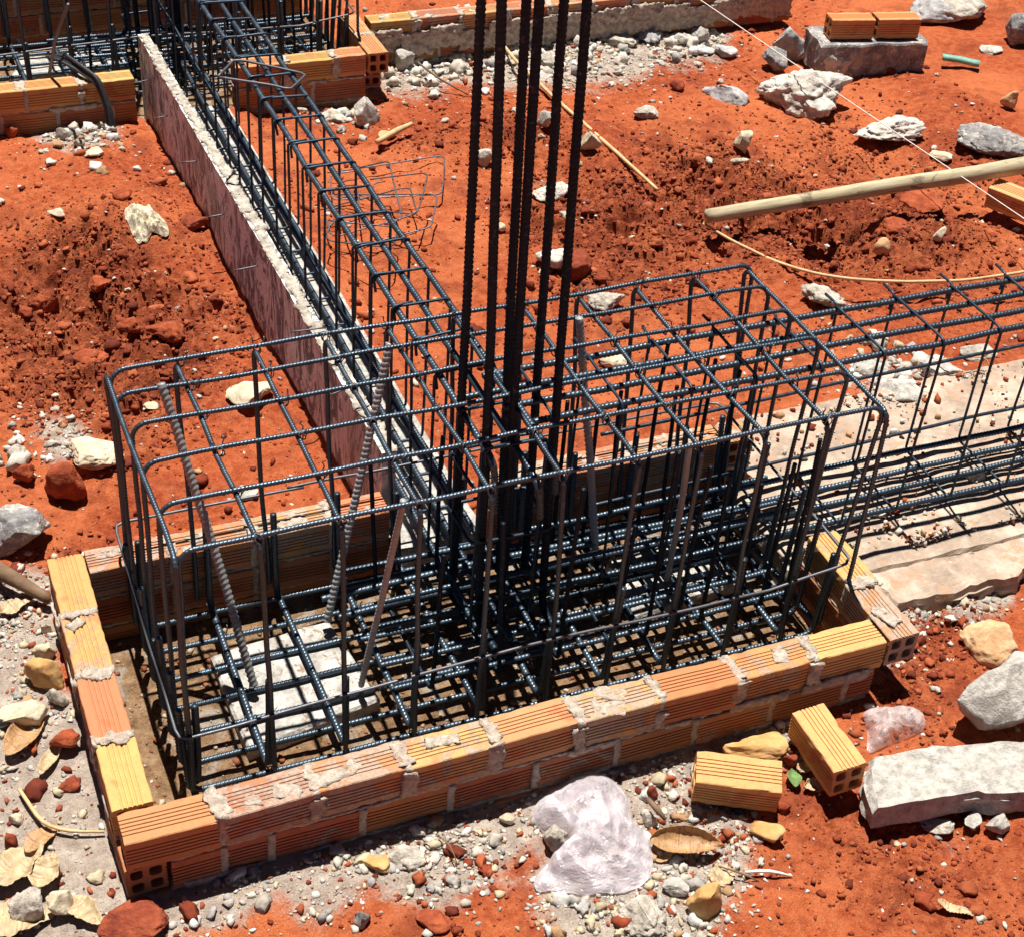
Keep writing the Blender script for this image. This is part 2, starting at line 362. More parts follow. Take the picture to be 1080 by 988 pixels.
# ------------------------------------------------------------------ stones
def ico(sub):
    import bmesh
    bm = bmesh.new(); bmesh.ops.create_icosphere(bm, subdivisions=sub, radius=1)
    V = np.array([v.co[:] for v in bm.verts]); Fc = np.array([[v.index for v in f.verts] for f in bm.faces]); bm.free()
    return V, Fc
ICO = {k: ico(k) for k in (1, 2, 3, 4, 5)}
def rock_shape(seed, sub=4, cuts=7, rough=.06, angular=.75):
    r = np.random.default_rng(seed); V, Fc = ICO[sub]; V = V.copy()
    for _ in range(cuts):
        n = r.normal(size=3); n /= np.linalg.norm(n); d = r.uniform(.38, .8)
        t = V@n; over = t > d
        V[over] -= np.outer((t[over]-d)*angular, n)
    o = r.uniform(0, 50, 3)
    n1 = fbm(V[:, 0]*1.3+o[0], V[:, 1]*1.3+o[1], V[:, 2]*1.3+o[2], 3)
    n2 = fbm(V[:, 0]*5+o[1], V[:, 1]*5+o[2], V[:, 2]*5+o[0], 4)
    n3 = fbm(V[:, 0]*11+o[2], V[:, 1]*11+o[0], V[:, 2]*11+o[1], 3, True)
    V *= (1+.22*n1+rough*1.5*n2+rough*.45*n3)[:, None]
    return V, Fc
def rock(u, v, w, h, mat, label, name='stone', cat='stone', seed=1, rough=.06, group=None, depth=.75, yaw=None, cuts=7, sink=.25, sub=4, zoff=0, smooth=None, ang=.75):
    p = ground_at(u, v+h*.25)
    d = np.linalg.norm(p-CAM); s = d/F
    W = w*s/2; D = W*depth; Hv = h*s
    Hz = max(.3*W, (Hv-.61*2*D)/.79/1.1)
    Hz = min(max(Hz, .35*W), 1.1*W)
    V, Fc = rock_shape(seed, sub, cuts, rough, ang)
    V = V*np.array([W, D, Hz])*1.08
    a = -.38 if yaw is None else yaw       # long side faces the viewer by default
    c, sn = math.cos(a), math.sin(a)
    V = V@np.array([[c, sn, 0], [-sn, c, 0], [0, 0, 1]])
    o = mesh_obj(name, V, Fc, M[mat], smooth=False, loc=(p[0], p[1], p[2]+Hz*(1-sink)*.9+zoff-.0))
    tag(o, label, cat, group); return o
RK = [
 (845,92,96,66,'whiterubble','large rough white concrete lump, biggest of the rubble in front of the leaning slab','rubble_lump','rubble',11,.16),
 (880,74,42,36,'whiterubble','smaller rough white lump pressed against the back right of the big concrete lump','rubble_lump','rubble',12,.16),
 (833,52,42,40,'grey','smooth pale grey pointed stone standing behind the big rough concrete lump','stone','stone',13,.03),
 (818,66,30,26,'darkgrey','dark hollow looking chunk between the pointed grey stone and the big white lump','rubble_lump','rubble',14,.10),
 (768,99,56,26,'grey','grey and white chunk lying left of the big rough concrete lump','stone','stone',15,.08),
 (683,121,34,13,'rubble','low pale lump alone on the smooth red soil right of the column bars','rubble_lump','rubble',17,.15),
 (715,91,18,14,'redrock','small dark red stone left of the grey and white chunk','stone','stone',18,.05),
 (782,152,26,24,'cream','cream coloured angular stone above the near end of the wooden pole','stone','stone',19,.05),
 (780,169,20,12,'rubble','small white chip just below the cream angular stone','rubble_chip','rubble',20,.1),
 (938,138,72,34,'whiterubble','long wedge shaped white rubble piece between the slab with bricks and the wooden pole','rubble_lump','rubble',21,.15),
 (1048,151,74,30,'darkgrey','dark and white rubble block behind the far end of the wooden pole','rubble_lump','rubble',22,.12),
 (1064,109,20,24,'tan','tan rounded stone at the right edge above the dark rubble block','stone','stone',23,.04),
 (1043,53,26,9,'granite','flat pale sliver of stone above the teal plastic scrap','stone','stone',24,.05),
 (995,166,26,6,'cream','thin pale chip beside the string just above the wooden pole','rubble_chip','rubble',25,.05),
 (720,42,22,15,'granite','white stone, left end of the loose row under the far concrete edge','stone','stone',26,.06),
 (741,42,20,22,'granite','upright white stone in the loose row under the far concrete edge','stone','stone',27,.06),
 (738,53,26,12,'grey','flat grey stone lying at the foot of the upright white stone','stone','stone',28,.05),
 (765,54,32,20,'grey','angular grey stone, right end of the loose row under the far concrete edge','stone','stone',29,.05),
 (868,313,48,22,'rubble','crumbly pale lump with red core right of the footing cage corner','rubble_lump','rubble',30,.2),
 (938,238,66,42,'clod','big lump of dug red earth below the middle of the wooden pole','earth_clod','clod',31,.12),
 (975,215,50,26,'clod','red earth lump touching the underside of the wooden pole','earth_clod','clod',32,.14),
 (990,247,16,22,'cream','cream chip standing beside the big dug lump of red earth','rubble_chip','rubble',33,.1),
 (930,262,18,24,'tan','tan stone half buried at the foot of the big dug lump','stone','stone',34,.06),
 (1043,738,128,108,'granite','large white topped boulder with dark side at the right edge','boulder','boulder',35,.03),
 (1038,677,62,46,'tan','rounded orange tan stone behind the large white topped boulder','stone','stone',36,.04),
 (795,783,64,38,'ochre','smooth ochre stone between the brick wall and the loose bricks','stone','stone',37,.02),
 (834,801,20,22,'redrock','small red stone between the ochre stone and the upright loose brick','stone','stone',38,.05),
 (806,874,44,30,'ochre','low orange earth covered stone in front of the striped loose brick','stone','stone',39,.03),
 (1052,871,30,26,'granite','pale grey stone below the long concrete slab, right of the gravel','stone','stone',40,.05),
 (1026,865,26,18,'granite','smaller pale stone left of the grey one below the long concrete slab','stone','stone',41,.05),
 (986,868,34,14,'rubble','flat crumbly stone under the left half of the long concrete slab','stone','stone',42,.08),
 (133,972,76,40,'redrock','dark red boulder cut by the bottom edge in front of the wall corner','boulder','boulder',43,.05),
 (76,824,32,20,'redrock','brown red oval stone on the grey cement apron','stone','stone',44,.05),
 (66,781,34,28,'clod','round red clod above the oval stone on the cement apron','earth_clod','clod',45,.06),
 (50,712,44,36,'ochre','brown ochre stone against the left brick wall','stone','stone',46,.06),
 (50,686,30,24,'cream','cream stone above the brown ochre one beside the left brick wall','stone','stone',47,.07),
 (49,662,15,16,'cream','small round cream pebble beside the second brick of the left wall','stone','stone',48,.05),
 (32,752,58,42,'cream','big cream stone wrapped by a dry leaf near the left wall','stone','stone',49,.05),
 (62,736,22,22,'rubble','small round white lump against the third brick of the left wall','rubble_lump','rubble',50,.1),
 (18,862,20,14,'cream','pale stone beside the dry veined leaf at the left edge','stone','stone',51,.08),
 (12,885,22,26,'redrock','dark brown stone left of the dry veined leaf','stone','stone',52,.05),
 (30,955,40,44,'rubble','crumbly beige stone among the pale paper scraps at bottom left','rubble_lump','rubble',53,.12),
 (66,952,36,50,'cream','cream broken slab right of the crumbly beige stone at bottom left','stone','stone',54,.05),
 (26,558,76,62,'darkgrey','large dark grey rock with speckled top beyond the back left wall corner','boulder','boulder',55,.06),
 (70,508,46,50,'clod','heart shaped red clod above the large dark grey rock','earth_clod','clod',56,.04),
 (95,478,64,18,'cream','long white cement crust lying left of the cage corner','cement_crust','rubble',57,.08),
 (16,478,24,30,'rubble','white crumbly lump at the left edge above the dark grey rock','rubble_lump','rubble',58,.14),
 (28,502,26,26,'clod','red clod between the white crumbly lump and the heart shaped clod','earth_clod','clod',59,.1),
 (397,906,36,20,'ochre','flat ochre stone in front of the wall below the second course','stone','stone',60,.03),
 (426,902,40,24,'rubble','white crumbly stone right of the flat ochre stone','rubble_lump','rubble',61,.1),
 (534,864,16,15,'cream','small cream stone close to the wall left of the plastic bag','stone','stone',62,.05),
 (586,882,36,46,'rubble','crumbly white mortar lump half under the left side of the plastic bag','rubble_lump','rubble',63,.15),
 (672,958,70,44,'rubble','wide white crumbly lump in front of the plastic bag','rubble_lump','rubble',64,.14),
 (742,950,42,48,'ochre','yellowish flat stone right of the wide crumbly lump at the bottom','stone','stone',65,.04),
 (715,935,34,22,'granite','white stone between the curled dry leaf and the yellowish flat stone','stone','stone',66,.08),
 (687,837,18,17,'redrock','small red ball shaped stone right of the plastic bag','stone','stone',67,.03),
 (684,862,22,18,'rubble','white stone with dark underside below the red ball shaped stone','rubble_lump','rubble',68,.08),
 (455,968,40,18,'clod','brown red clod at the bottom edge left of centre','earth_clod','clod',69,.06),
 (383,968,22,24,'darkgrey','dark grey knobbly stone at the bottom edge','stone','stone',70,.15),
 (386,120,36,36,'granite','white angular rubble standing right of the beam cage near the second footing','rubble_lump','rubble',71,.05),
 (352,122,32,20,'rubble','low white lump left of the angular rubble by the beam cage','rubble_lump','rubble',72,.12),
 (410,142,24,12,'tan','flat tan scrap of brick beside the white angular rubble','brick_fragment','brick',73,.05),
 (428,68,26,24,'granite','white block at the inner corner of the far brick walls','rubble_lump','rubble',74,.06),
 (400,58,22,16,'rubble','white chunk directly against the end of the second footing wall','rubble_lump','rubble',75,.1),
 (452,62,24,14,'grey','grey chunk right of the white block under the far brick wall','rubble_lump','rubble',76,.08),
 (462,75,22,12,'granite','white stone in front of the grey chunk under the far brick wall','rubble_lump','rubble',77,.08),
 (484,58,24,14,'rubble','white crumbly chunk left of the first column bar under the far wall','rubble_lump','rubble',78,.12),
 (545,45,34,20,'rubble','white rubble seen between the second and third column bars','rubble_lump','rubble',79,.14),
 (580,60,34,20,'rubble','white rubble seen right of the middle column bars','rubble_lump','rubble',80,.14),
 (650,40,44,26,'rubble','grey white heap right of the last column bar under the far edge','rubble_lump','rubble',81,.14),
 (684,38,34,20,'grey','grey chunk right of the white heap under the far edge','rubble_lump','rubble',82,.12),
 (560,78,46,26,'whiterubble','wide crumbly block on the red soil behind the column bars','rubble_lump','rubble',83,.14),
 (508,168,22,24,'rubble','white lump between the first and second column bars','rubble_lump','rubble',84,.14),
 (574,130,22,20,'granite','white stone behind the fourth and fifth column bars','rubble_lump','rubble',85,.1),
 (619,152,28,24,'cream','cream flat stone beside the bamboo stick','stone','stone',86,.03),
 (582,203,46,30,'whiterubble','large white lump behind the fifth column bar','rubble_lump','rubble',87,.12),
 (592,272,48,34,'whiterubble','white lump behind the foot of the sixth column bar','rubble_lump','rubble',88,.13),
 (610,285,42,36,'redrock','dark brown stone leaning on the white lump behind the sixth column bar','stone','stone',89,.06),
 (642,316,44,20,'rubble','pale rubble just beyond the top bars of the cage','rubble_lump','rubble',90,.13),
 (648,378,32,22,'cream','cream lump seen through the cage top right of the column','rubble_lump','rubble',91,.12),
 (526,240,16,12,'cream','tiny cream stone between the second and third column bars','stone','stone',92,.1),
 (918,385,50,26,'granite','white stone behind the beam cage where it leaves the footing','stone','stone',93,.06),
 (952,416,60,24,'granite','flat white stone on the back edge of the pale concrete bed','stone','stone',94,.04),
 (990,388,52,34,'granite','white broken stone seen between two stirrups of the right beam cage','stone','stone',95,.06),
 (1030,370,40,16,'rubble','low pale rubble at the back edge of the concrete bed by the right edge','rubble_lump','rubble',96,.1),
 (1023,505,26,30,'granite','pale pointed stone caught inside the bottom of the right beam cage','stone','stone',97,.05),
 (67,143,16,22,'granite','upright white stone at the foot of the second footing wall','rubble_lump','rubble',98,.06),
 (100,160,28,14,'cream','cream lump in front of the upright white stone at the far wall','rubble_lump','rubble',99,.1),
 (84,152,18,14,'rubble','small white chip between the upright white stone and the cream lump','rubble_chip','rubble',100,.1),
 (12,138,14,24,'clod','red clod at the far left against the second footing wall','earth_clod','clod',101,.08),
 (62,223,22,12,'cream','pale stone on the smooth red mound at left','stone','stone',102,.05),
 (204,234,40,26,'redrock','flat brownish red stone leaning near the stained formwork board','stone','stone',103,.03),
 (132,206,24,18,'clod','round red clod on the mound above the crumpled paper','earth_clod','clod',104,.04),
 (264,416,58,14,'cream','long cream cement crust seen through the left part of the cage top','cement_crust','rubble',105,.08),
 (161,427,24,10,'cream','small cream crust behind the leaning ribbed bar','cement_crust','rubble',106,.05),
 (262,519,32,16,'granite','flat grey white chip lying behind the back brick wall','stone','stone',107,.03),
 (178,350,44,32,'clod','knot of red clods in the dug earth above the cage corner','earth_clod','clod',108,.15),
 (140,345,30,24,'clod','red clod left of the knot of clods in the dug earth','earth_clod','clod',109,.12),
 (105,300,26,18,'clod','red clod in the middle of the dark dug earth at left','earth_clod','clod',110,.12),
 (45,320,30,22,'clod','dark clod on the left part of the dug earth','earth_clod','clod',111,.14),
 (95,375,34,20,'clod','red clod over the small pit in the dug earth','earth_clod','clod',112,.12),
]
for (u, v, w, h, mt_, lab, nm, ct, sd, ro_) in RK:
    sub = 5 if w > 60 else 4 if w > 24 else 3
    rock(u, v, w, h, mt_, lab, nm, ct, sd, ro_, sub=sub, cuts=(14 if mt_ in ('granite', 'grey', 'darkgrey', 'redrock', 'cream') else 11), ang=(.95 if mt_ in ('granite', 'grey', 'darkgrey', 'cream') else .85))

# gravel and crumbs nobody could count
def scatter(n, sizes, dens, colors, seed, sub=1, flat=.6, box=(-.6, 3.9, -.8, 4.3), hf=None):
    r = np.random.default_rng(seed)
    P = np.empty((0, 2))
    while len(P) < n:
        q = np.stack([r.uniform(box[0], box[1], n*3), r.uniform(box[2], box[3], n*3)], 1)
        # nearer ground shows smaller stones
        w = dens(q[:, 0], q[:, 1])
        P = np.concatenate([P, q[r.random(len(q)) < w]])
    P = P[:n]
    a = ((P[:, 0] > -.01) & (P[:, 0] < FX1+.01) & (P[:, 1] > -.01) & (P[:, 1] < FY1+.01) & ~inside(P[:, 0], P[:, 1], 0, .045))
    b = ((P[:, 0] > -.01) & (P[:, 0] < 1.66) & (P[:, 1] > OY-.01) & (P[:, 1] < OY+FY1+.01) & ~inside(P[:, 0], P[:, 1], 1, .045))
    c = (np.abs(P[:, 0]-.81) < .05) & (P[:, 1] > .84) & (P[:, 1] < OY)
    P = P[~(a|b|c)]; n = len(P)
    V0, F0 = ICO[sub]
    S = sizes[0]*np.exp(r.normal(0, sizes[1], n)); S = np.minimum(S, sizes[2])
    V = V0[None]*(1+r.uniform(-.42, .30, (n, len(V0), 1)))+r.uniform(-.2, .2, (n, len(V0), 3))
    V = V*np.stack([S, S*r.uniform(.5, .95, n), S*r.uniform(flat*.6, flat*1.3, n)], 1)[:, None, :]
    t = r.uniform(0, 2*PI, n); e = r.normal(0, .35, n)
    x, y, z = V[..., 0], V[..., 1], V[..., 2]
    y, z = y*np.cos(e)[:, None]-z*np.sin(e)[:, None], y*np.sin(e)[:, None]+z*np.cos(e)[:, None]
    x, y = x*np.cos(t)[:, None]-y*np.sin(t)[:, None], x*np.sin(t)[:, None]+y*np.cos(t)[:, None]
    h = hgt(P[:, 0], P[:, 1]) if hf is None else np.full(n, hf)
    V = np.stack([x+P[:, 0][:, None], y+P[:, 1][:, None], z+(h+S*flat*.35)[:, None]], -1)
    C = colors(P[:, 0], P[:, 1], r, n)
    C = np.repeat(C[:, None, :], len(V0), 1)
    Fc = (F0[None]+(np.arange(n)*len(V0))[:, None, None])
    return V.reshape(-1, 3), Fc.reshape(-1, 3), np.concatenate([C.reshape(-1, 3), np.ones((n*len(V0), 1))], 1)
PAL = np.array([(.70, .64, .55), (.56, .50, .43), (.42, .39, .37), (.60, .50, .34), (.50, .30, .16), (.40, .10, .04), (.74, .71, .66)])
def gcol(x, y, r, n):
    i = r.choice(len(PAL), n, p=[.25, .2, .15, .12, .08, .08, .12]); return PAL[i]*r.uniform(.75, 1.05, (n, 1))
RP = np.array([(.30, .062, .026), (.24, .046, .02), (.17, .034, .018), (.42, .11, .045)])
def rcol(x, y, r, n): return RP[r.choice(4, n)]*r.uniform(.8, 1.1, (n, 1))
APR = [zone(*a) for a in [(70,900,75,1.3),(95,800,42,1.3),(60,850,45,1.1),(110,965,55,1.3)]]
def near_w(x, y): return 1/(1+.12*np.maximum(0, y)**2)
def noise_patch(x, y, s, o, lo, hi): return sstep(lo, hi, fbm(x*s+o, y*s-o, o, 3))
def dens_g(x, y):
    c = np.clip(field(x, y, CEM), 0, 1)
    return np.clip(.013+.9*c*c*(.25+.75*noise_patch(x, y, 7, 4, -.3, .3)), 0, 1)*near_w(x, y)*(1-.88*np.clip(field(x, y, APR), 0, 1))*(~inside(x, y, 0))*(~inside(x, y, 1))
def dens_r(x, y):
    c = np.clip(field(x, y, ROU), 0, 1)
    return np.clip(.05+.95*c*(.2+.8*noise_patch(x, y, 6, 9, -.3, .3)), 0, 1)*(~inside(x, y, 0))*(~inside(x, y, 1))
for args, nm, lb in [((12000, (.0040, .55, .016), dens_g, gcol, 21), 'gravel', 'pale gravel and cement crumbs strewn on the red soil'),
                     ((900, (.011, .35, .022), dens_g, gcol, 22, 2), 'broken_mortar', 'larger pale crumbs of mortar strewn among the gravel'),
                     ((30000, (.0040, .5, .018), dens_r, rcol, 23), 'soil_crumbs', 'loose crumbs of dug red soil'),
                     ((650, (.014, .35, .028), dens_r, rcol, 24, 2), 'soil_clods', 'loose clods of dug red soil heaped on the ground')]:
    V, Fc, Cc = scatter(*args)
    o = mesh_obj(nm, V, Fc, M['gravel'], None, Cc, smooth=False)
    tag(o, lb, nm.replace('_', ' '), kind='stuff')
FAR = [zone(*a) for a in [(430,62,40,1.2),(480,58,40,1.2),(530,52,45,1.2),(590,50,45,1.2),(650,42,45,1.2),(700,36,35,1),(360,118,30,.8),(90,155,40,.8),(745,48,30,.6),(925,400,40,.7),(960,405,50,.8),(15,490,30,.9)]]
V, Fc, Cc = scatter(700, (.016, .42, .036), lambda x, y: np.clip(field(x, y, FAR), 0, 1)**1.5, lambda x, y, r, n: PAL[r.choice(7, n, p=[.32, .22, .14, .06, .02, .02, .22])]*r.uniform(.85, 1.1, (n, 1)), 31, 2, .75)
tag(mesh_obj('broken_concrete', V, Fc, M['gravel'], None, Cc, smooth=False), 'heaped pale chips of broken concrete along the far wall and beds', 'rubble', kind='stuff')
V, Fc, Cc = scatter(1300, (.0042, .6, .018), lambda x, y: (noise_patch(x, y, 5, 3, -.1, .5)+.08)*np.maximum(sstep(.07, 0, np.abs(y-.98)), np.maximum(sstep(.10, 0, np.abs(y-.37)), .22)), lambda x, y, r, n: np.concatenate([PAL, RP])[r.choice(11, n)]*r.uniform(.8, 1.05, (n, 1)), 32, 1, .7, box=(1.84, 3.6, .37, .99), hf=-.119)
tag(mesh_obj('bed_gravel', V, Fc, M['gravel'], None, Cc, smooth=False), 'crumbs and grit strewn over the pale concrete bed', 'gravel', kind='stuff')
def dens_in(x, y): return inside(x, y, 0, .045)*.6
V, Fc, Cc = scatter(1500, (.0045, .5, .014), dens_in, lambda x, y, r, n: np.array([(.46, .33, .21), (.30, .18, .10), (.6, .5, .38), (.36, .12, .06)])[r.choice(4, n)]*r.uniform(.7, 1, (n, 1)), 25, box=(0, 1.8, 0, .9))
tag(mesh_obj('pit_gravel', V, Fc, M['gravel'], None, Cc, smooth=False), 'brown grit on the floor of the footing pit', 'gravel', kind='stuff')

# ------------------------------------------------------------------ bricks
BL, BW, BH = .18, .08, .08
def brick_template(L=BL, W=BW, Hh=BH, grooves=5, seg=10, depth=.0026):
    def side(a, b, n):    # from a to b, outward normal n
        a = np.array(a); b = np.array(b); n = np.array(n); ln = np.linalg.norm(b-a); d = (b-a)/ln
        out = [a+d*.002]; m0 = .0165; pitch = (ln-2*m0)/grooves
        for k in range(grooves):
            s = m0+k*pitch+pitch*.28
            out += [a+d*s, a+d*(s+.0008)-n*depth, a+d*(s+pitch*.44-.0008)-n*depth, a+d*(s+pitch*.44)]
        out.append(b-d*.002); return out
    w, h = W/2, Hh/2
    prof = side((-w, -h), (w, -h), (0, -1))+side((w, -h), (w, h), (1, 0))+side((w, h), (-w, h), (0, 1))+side((-w, h), (-w, -h), (-1, 0))
    prof = np.array(prof); n = len(prof)
    xs = np.linspace(-L/2, L/2, seg+1)
    V = [np.column_stack([np.full(n, x), prof]) for x in xs]; Fc = []
    for i in range(seg):
        for j in range(n): Fc.append((i*n+j, i*n+(j+1) % n, (i+1)*n+(j+1) % n, (i+1)*n+j)[::-1])
    holes = []
    for cx in (-.0185, .0185):
        for cz in (-.0185, .0185):
            holes.append(np.array([(cx+.0125*max(-1, min(1, 1.3*math.cos(t))), cz+.0125*max(-1, min(1, 1.3*math.sin(t)))) for t in np.arange(12)*PI/6]))
    nv = (seg+1)*n
    for e, x in enumerate((-L/2, L/2)):
        loops = [prof]+holes; flat = np.concatenate(loops)
        tri = tessellate_polygon([[Vector((p[0], p[1], 0)) for p in lp] for lp in loops])
        V.append(np.column_stack([np.full(len(flat), x), flat])); base = nv; nv += len(flat)
        for t in tri:
            a, b, c = [flat[i] for i in t]
            cr = (b[0]-a[0])*(c[1]-a[1])-(b[1]-a[1])*(c[0]-a[0])
            t2 = tuple(t) if (cr > 0) == (e == 1) else tuple(t)[::-1]
            Fc.append(tuple(base+i for i in t2))
    for hl in holes:
        V.append(np.column_stack([np.full(12, -L/2), hl])); V.append(np.column_stack([np.full(12, L/2), hl])); base = nv; nv += 24
        for j in range(12): Fc.append((base+j, base+(j+1) % 12, base+12+(j+1) % 12, base+12+j))
    return np.concatenate(V), Fc
BT = brick_template()
BCOL = [(.56, .33, .125), (.52, .25, .105), (.56, .345, .14), (.48, .19, .09), (.54, .29, .12), (.50, .215, .11)]
def brick_geo(c, L, yaw, col, seed, tilt=0.0, chip=1.0):
    r = np.random.default_rng(seed); V = BT[0].copy(); V[:, 0] *= L/BL
    o = r.uniform(0, 99)
    e = sstep(.030, .040, np.abs(V[:, 1]))*sstep(.028, .040, np.abs(V[:, 2]))
    nz = fbm(V[:, 0]*60+o, V[:, 1]*60, V[:, 2]*60, 3)
    V[:, 1] -= np.sign(V[:, 1])*e*np.maximum(0, nz)*.005*chip
    V[:, 2] -= np.sign(V[:, 2])*e*np.maximum(0, nz)*.005*chip
    V[:, 2] += .0012*fbm(V[:, 0]*14+o, V[:, 1]*9, o, 2); V[:, 1] += .0012*fbm(V[:, 0]*14-o, V[:, 2]*9, o, 2)
    V[:, 0] += .0018*fbm(V[:, 1]*50+o, V[:, 2]*50, np.sign(V[:, 0])*7, 2)
    V += 0
    if tilt:
        ct, st = math.cos(tilt), math.sin(tilt); y, z = V[:, 1].copy(), V[:, 2].copy(); V[:, 1] = y*ct-z*st; V[:, 2] = y*st+z*ct
    a = yaw+r.normal(0, .011); ca, sa = math.cos(a), math.sin(a)
    x, y = V[:, 0].copy(), V[:, 1].copy(); V[:, 0] = x*ca-y*sa; V[:, 1] = x*sa+y*ca
    V += np.asarray(c)
    C = np.tile(np.array([*col[:3], col[3]]), (len(V), 1))
    return V, BT[1], C
def lump_box(c, half, seed, amp=.0035, n=9, yaw=0.0):
    """an uneven box of mortar"""
    pts = []; idx = {}; Fc = []
    def vid(i, j, k):
        if (i, j, k) not in idx: idx[(i, j, k)] = len(pts); pts.append((i, j, k))
        return idx[(i, j, k)]
    dims = [max(2, min(26, int(round(2*h/.008)))) for h in half]
    for axx in range(3):
        u_, v_ = (axx+1) % 3, (axx+2) % 3
        for s in (0, dims[axx]):
            for a in range(dims[u_]):
                for b in range(dims[v_]):
                    q = []
                    for da, db in ((0, 0), (1, 0), (1, 1), (0, 1)):
                        t = [0, 0, 0]; t[axx] = s; t[u_] = a+da; t[v_] = b+db; q.append(vid(*t))
                    Fc.append(q if s else q[::-1])
    P = np.array(pts, float)/np.array(dims)*2-1
    n3 = np.linalg.norm(np.clip(np.abs(P), 0, 1)**4, axis=1)
    V = P*np.array(half)
    o = seed*3.17
    nz = fbm(V[:, 0]*55+o, V[:, 1]*55-o, V[:, 2]*55+o, 3)
    dirn = P*(np.abs(P) > .99)
    V = V+dirn*(nz*amp)[:, None]
    V[:, 0] += amp*1.3*fbm(P[:, 1]*1.6+o, V[:, 2]*20, o, 2); V[:, 1] += amp*.8*fbm(V[:, 0]*20, P[:, 2]+o, 4, 2)
    ca, sa = math.cos(yaw), math.sin(yaw); x, y = V[:, 0].copy(), V[:, 1].copy(); V[:, 0] = x*ca-y*sa; V[:, 1] = x*sa+y*ca
    return V+np.asarray(c), Fc
sd_ = [100]
def ns(): sd_[0] += 1; return sd_[0]
def wall_run(parent, x0, y0, dx, dy, courses, name='wall_side', stain=None):
    """courses: list from the top of lists of brick (start, end) measured along the run; (x0, y0) is the outer line, the wall body lies to the left of travel"""
    yaw = math.atan2(dy, dx); nxn, nyn = -dy, dx
    mb = MB(); mo = MB(); ci = 0
    for k, row in enumerate(courses):
        zc = -.04-.0865*k
        prev = None
        for i, (a, b) in enumerate(row):
            L = b-a-.013; mid = (a+b)/2; ci += 1
            jx, jy = rnd.gauss(0, .0024), rnd.gauss(0, .0012)
            cx = x0+dx*mid+nxn*(.04+jx); cy = y0+dy*mid+nyn*(.04+jx)
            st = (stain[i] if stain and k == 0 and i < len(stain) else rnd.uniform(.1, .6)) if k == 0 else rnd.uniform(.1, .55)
            base = rnd.choice(BCOL); base = tuple(x*rnd.uniform(.88, 1.05)*(1 if k == 0 else q) for x, q in zip(base, (.72, .58, .62)))  # courses below the top are darkened, their shade painted into the brick colour
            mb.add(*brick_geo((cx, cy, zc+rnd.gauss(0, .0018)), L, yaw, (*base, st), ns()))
            if prev is not None and abs(prev-a) < .02:
                jxx = x0+dx*a+nxn*.04; jyy = y0+dy*a+nyn*.04
                V, Fc = lump_box((jxx, jyy, zc+.0005), (.0078, .0405, .0405), ns(), .0038, yaw=yaw); mo.add(V, Fc)
                if k == 0:        # mortar squeezed out over the joint
                    w = rnd.uniform(.007, .017)
                    V, Fc = lump_box((jxx+dx*rnd.gauss(0, .004), jyy+dy*rnd.gauss(0, .004), -.0005), (w, .040*rnd.uniform(.65, 1), .0025), ns(), .013, yaw=yaw+rnd.gauss(0, .15)); mo.add(V, Fc)
                    if rnd.random() < .9:
                        V, Fc = lump_box((jxx-nxn*.0415, jyy-nyn*.0415, -.04+rnd.uniform(-.01, .012)), (.010*rnd.uniform(.8, 2.0), .003, .034*rnd.uniform(.6, 1.15)), ns(), .009, yaw=yaw); mo.add(V, Fc)
            if k == 0 and st > .4:      # thin skin of mortar trodden over the grooves
                for _ in range(1 if st < .6 else 2):
                    tt = rnd.uniform(a+.03, b-.03); of = rnd.uniform(-.022, .022)
                    V, Fc = lump_box((x0+dx*tt+nxn*(.04+of), y0+dy*tt+nyn*(.04+of), -.0004), (rnd.uniform(.012, .038), rnd.uniform(.008, .020), .0016), ns(), .0085, yaw=yaw+rnd.gauss(0, .4)); mo.add(V, Fc)
            prev = b
        if k < len(courses)-1:
            nxt = courses[k+1]
            a = max(row[0][0], nxt[0][0])+.004; b = min(row[-1][1], nxt[-1][1])-.004; s = a
            while s < b-.01:
                e = min(s+.2, b)
                V, Fc = lump_box((x0+dx*(s+e)/2+nxn*.04, y0+dy*(s+e)/2+nyn*.04, zc-.04325), ((e-s)/2+.001, .0385, .0036), ns(), .0035, yaw=yaw); mo.add(V, Fc)
                if rnd.random() < .5:
                    V, Fc = lump_box((x0+dx*(s+e)/2-nxn*.001, y0+dy*(s+e)/2-nyn*.001, zc-.043), ((e-s)*rnd.uniform(.15, .45), .0025, .006*rnd.uniform(.7, 2.2)), ns(), .006, yaw=yaw); mo.add(V, Fc)
                s = e
    o = mb.build(name, M['brick'], parent)
    if mo.V: mo.build('mortar', M['mortar'], o, smooth=True)
    return o
def run(a, b, n=None, first=None):
    P_ = .19; out = []; s = a
    if first: out.append((s, s+first)); s += first
    while s < b-.02:
        e = min(s+P_, b)
        if b-e < .05: e = b
        out.append((s, e)); s = e
    return out
box = empty('brick_wall', (0, 0, 0))
tag(box, 'low orange hollow brick wall boxing in the near footing pit around the large rebar cage', 'brick wall', 'brick walls around footings')
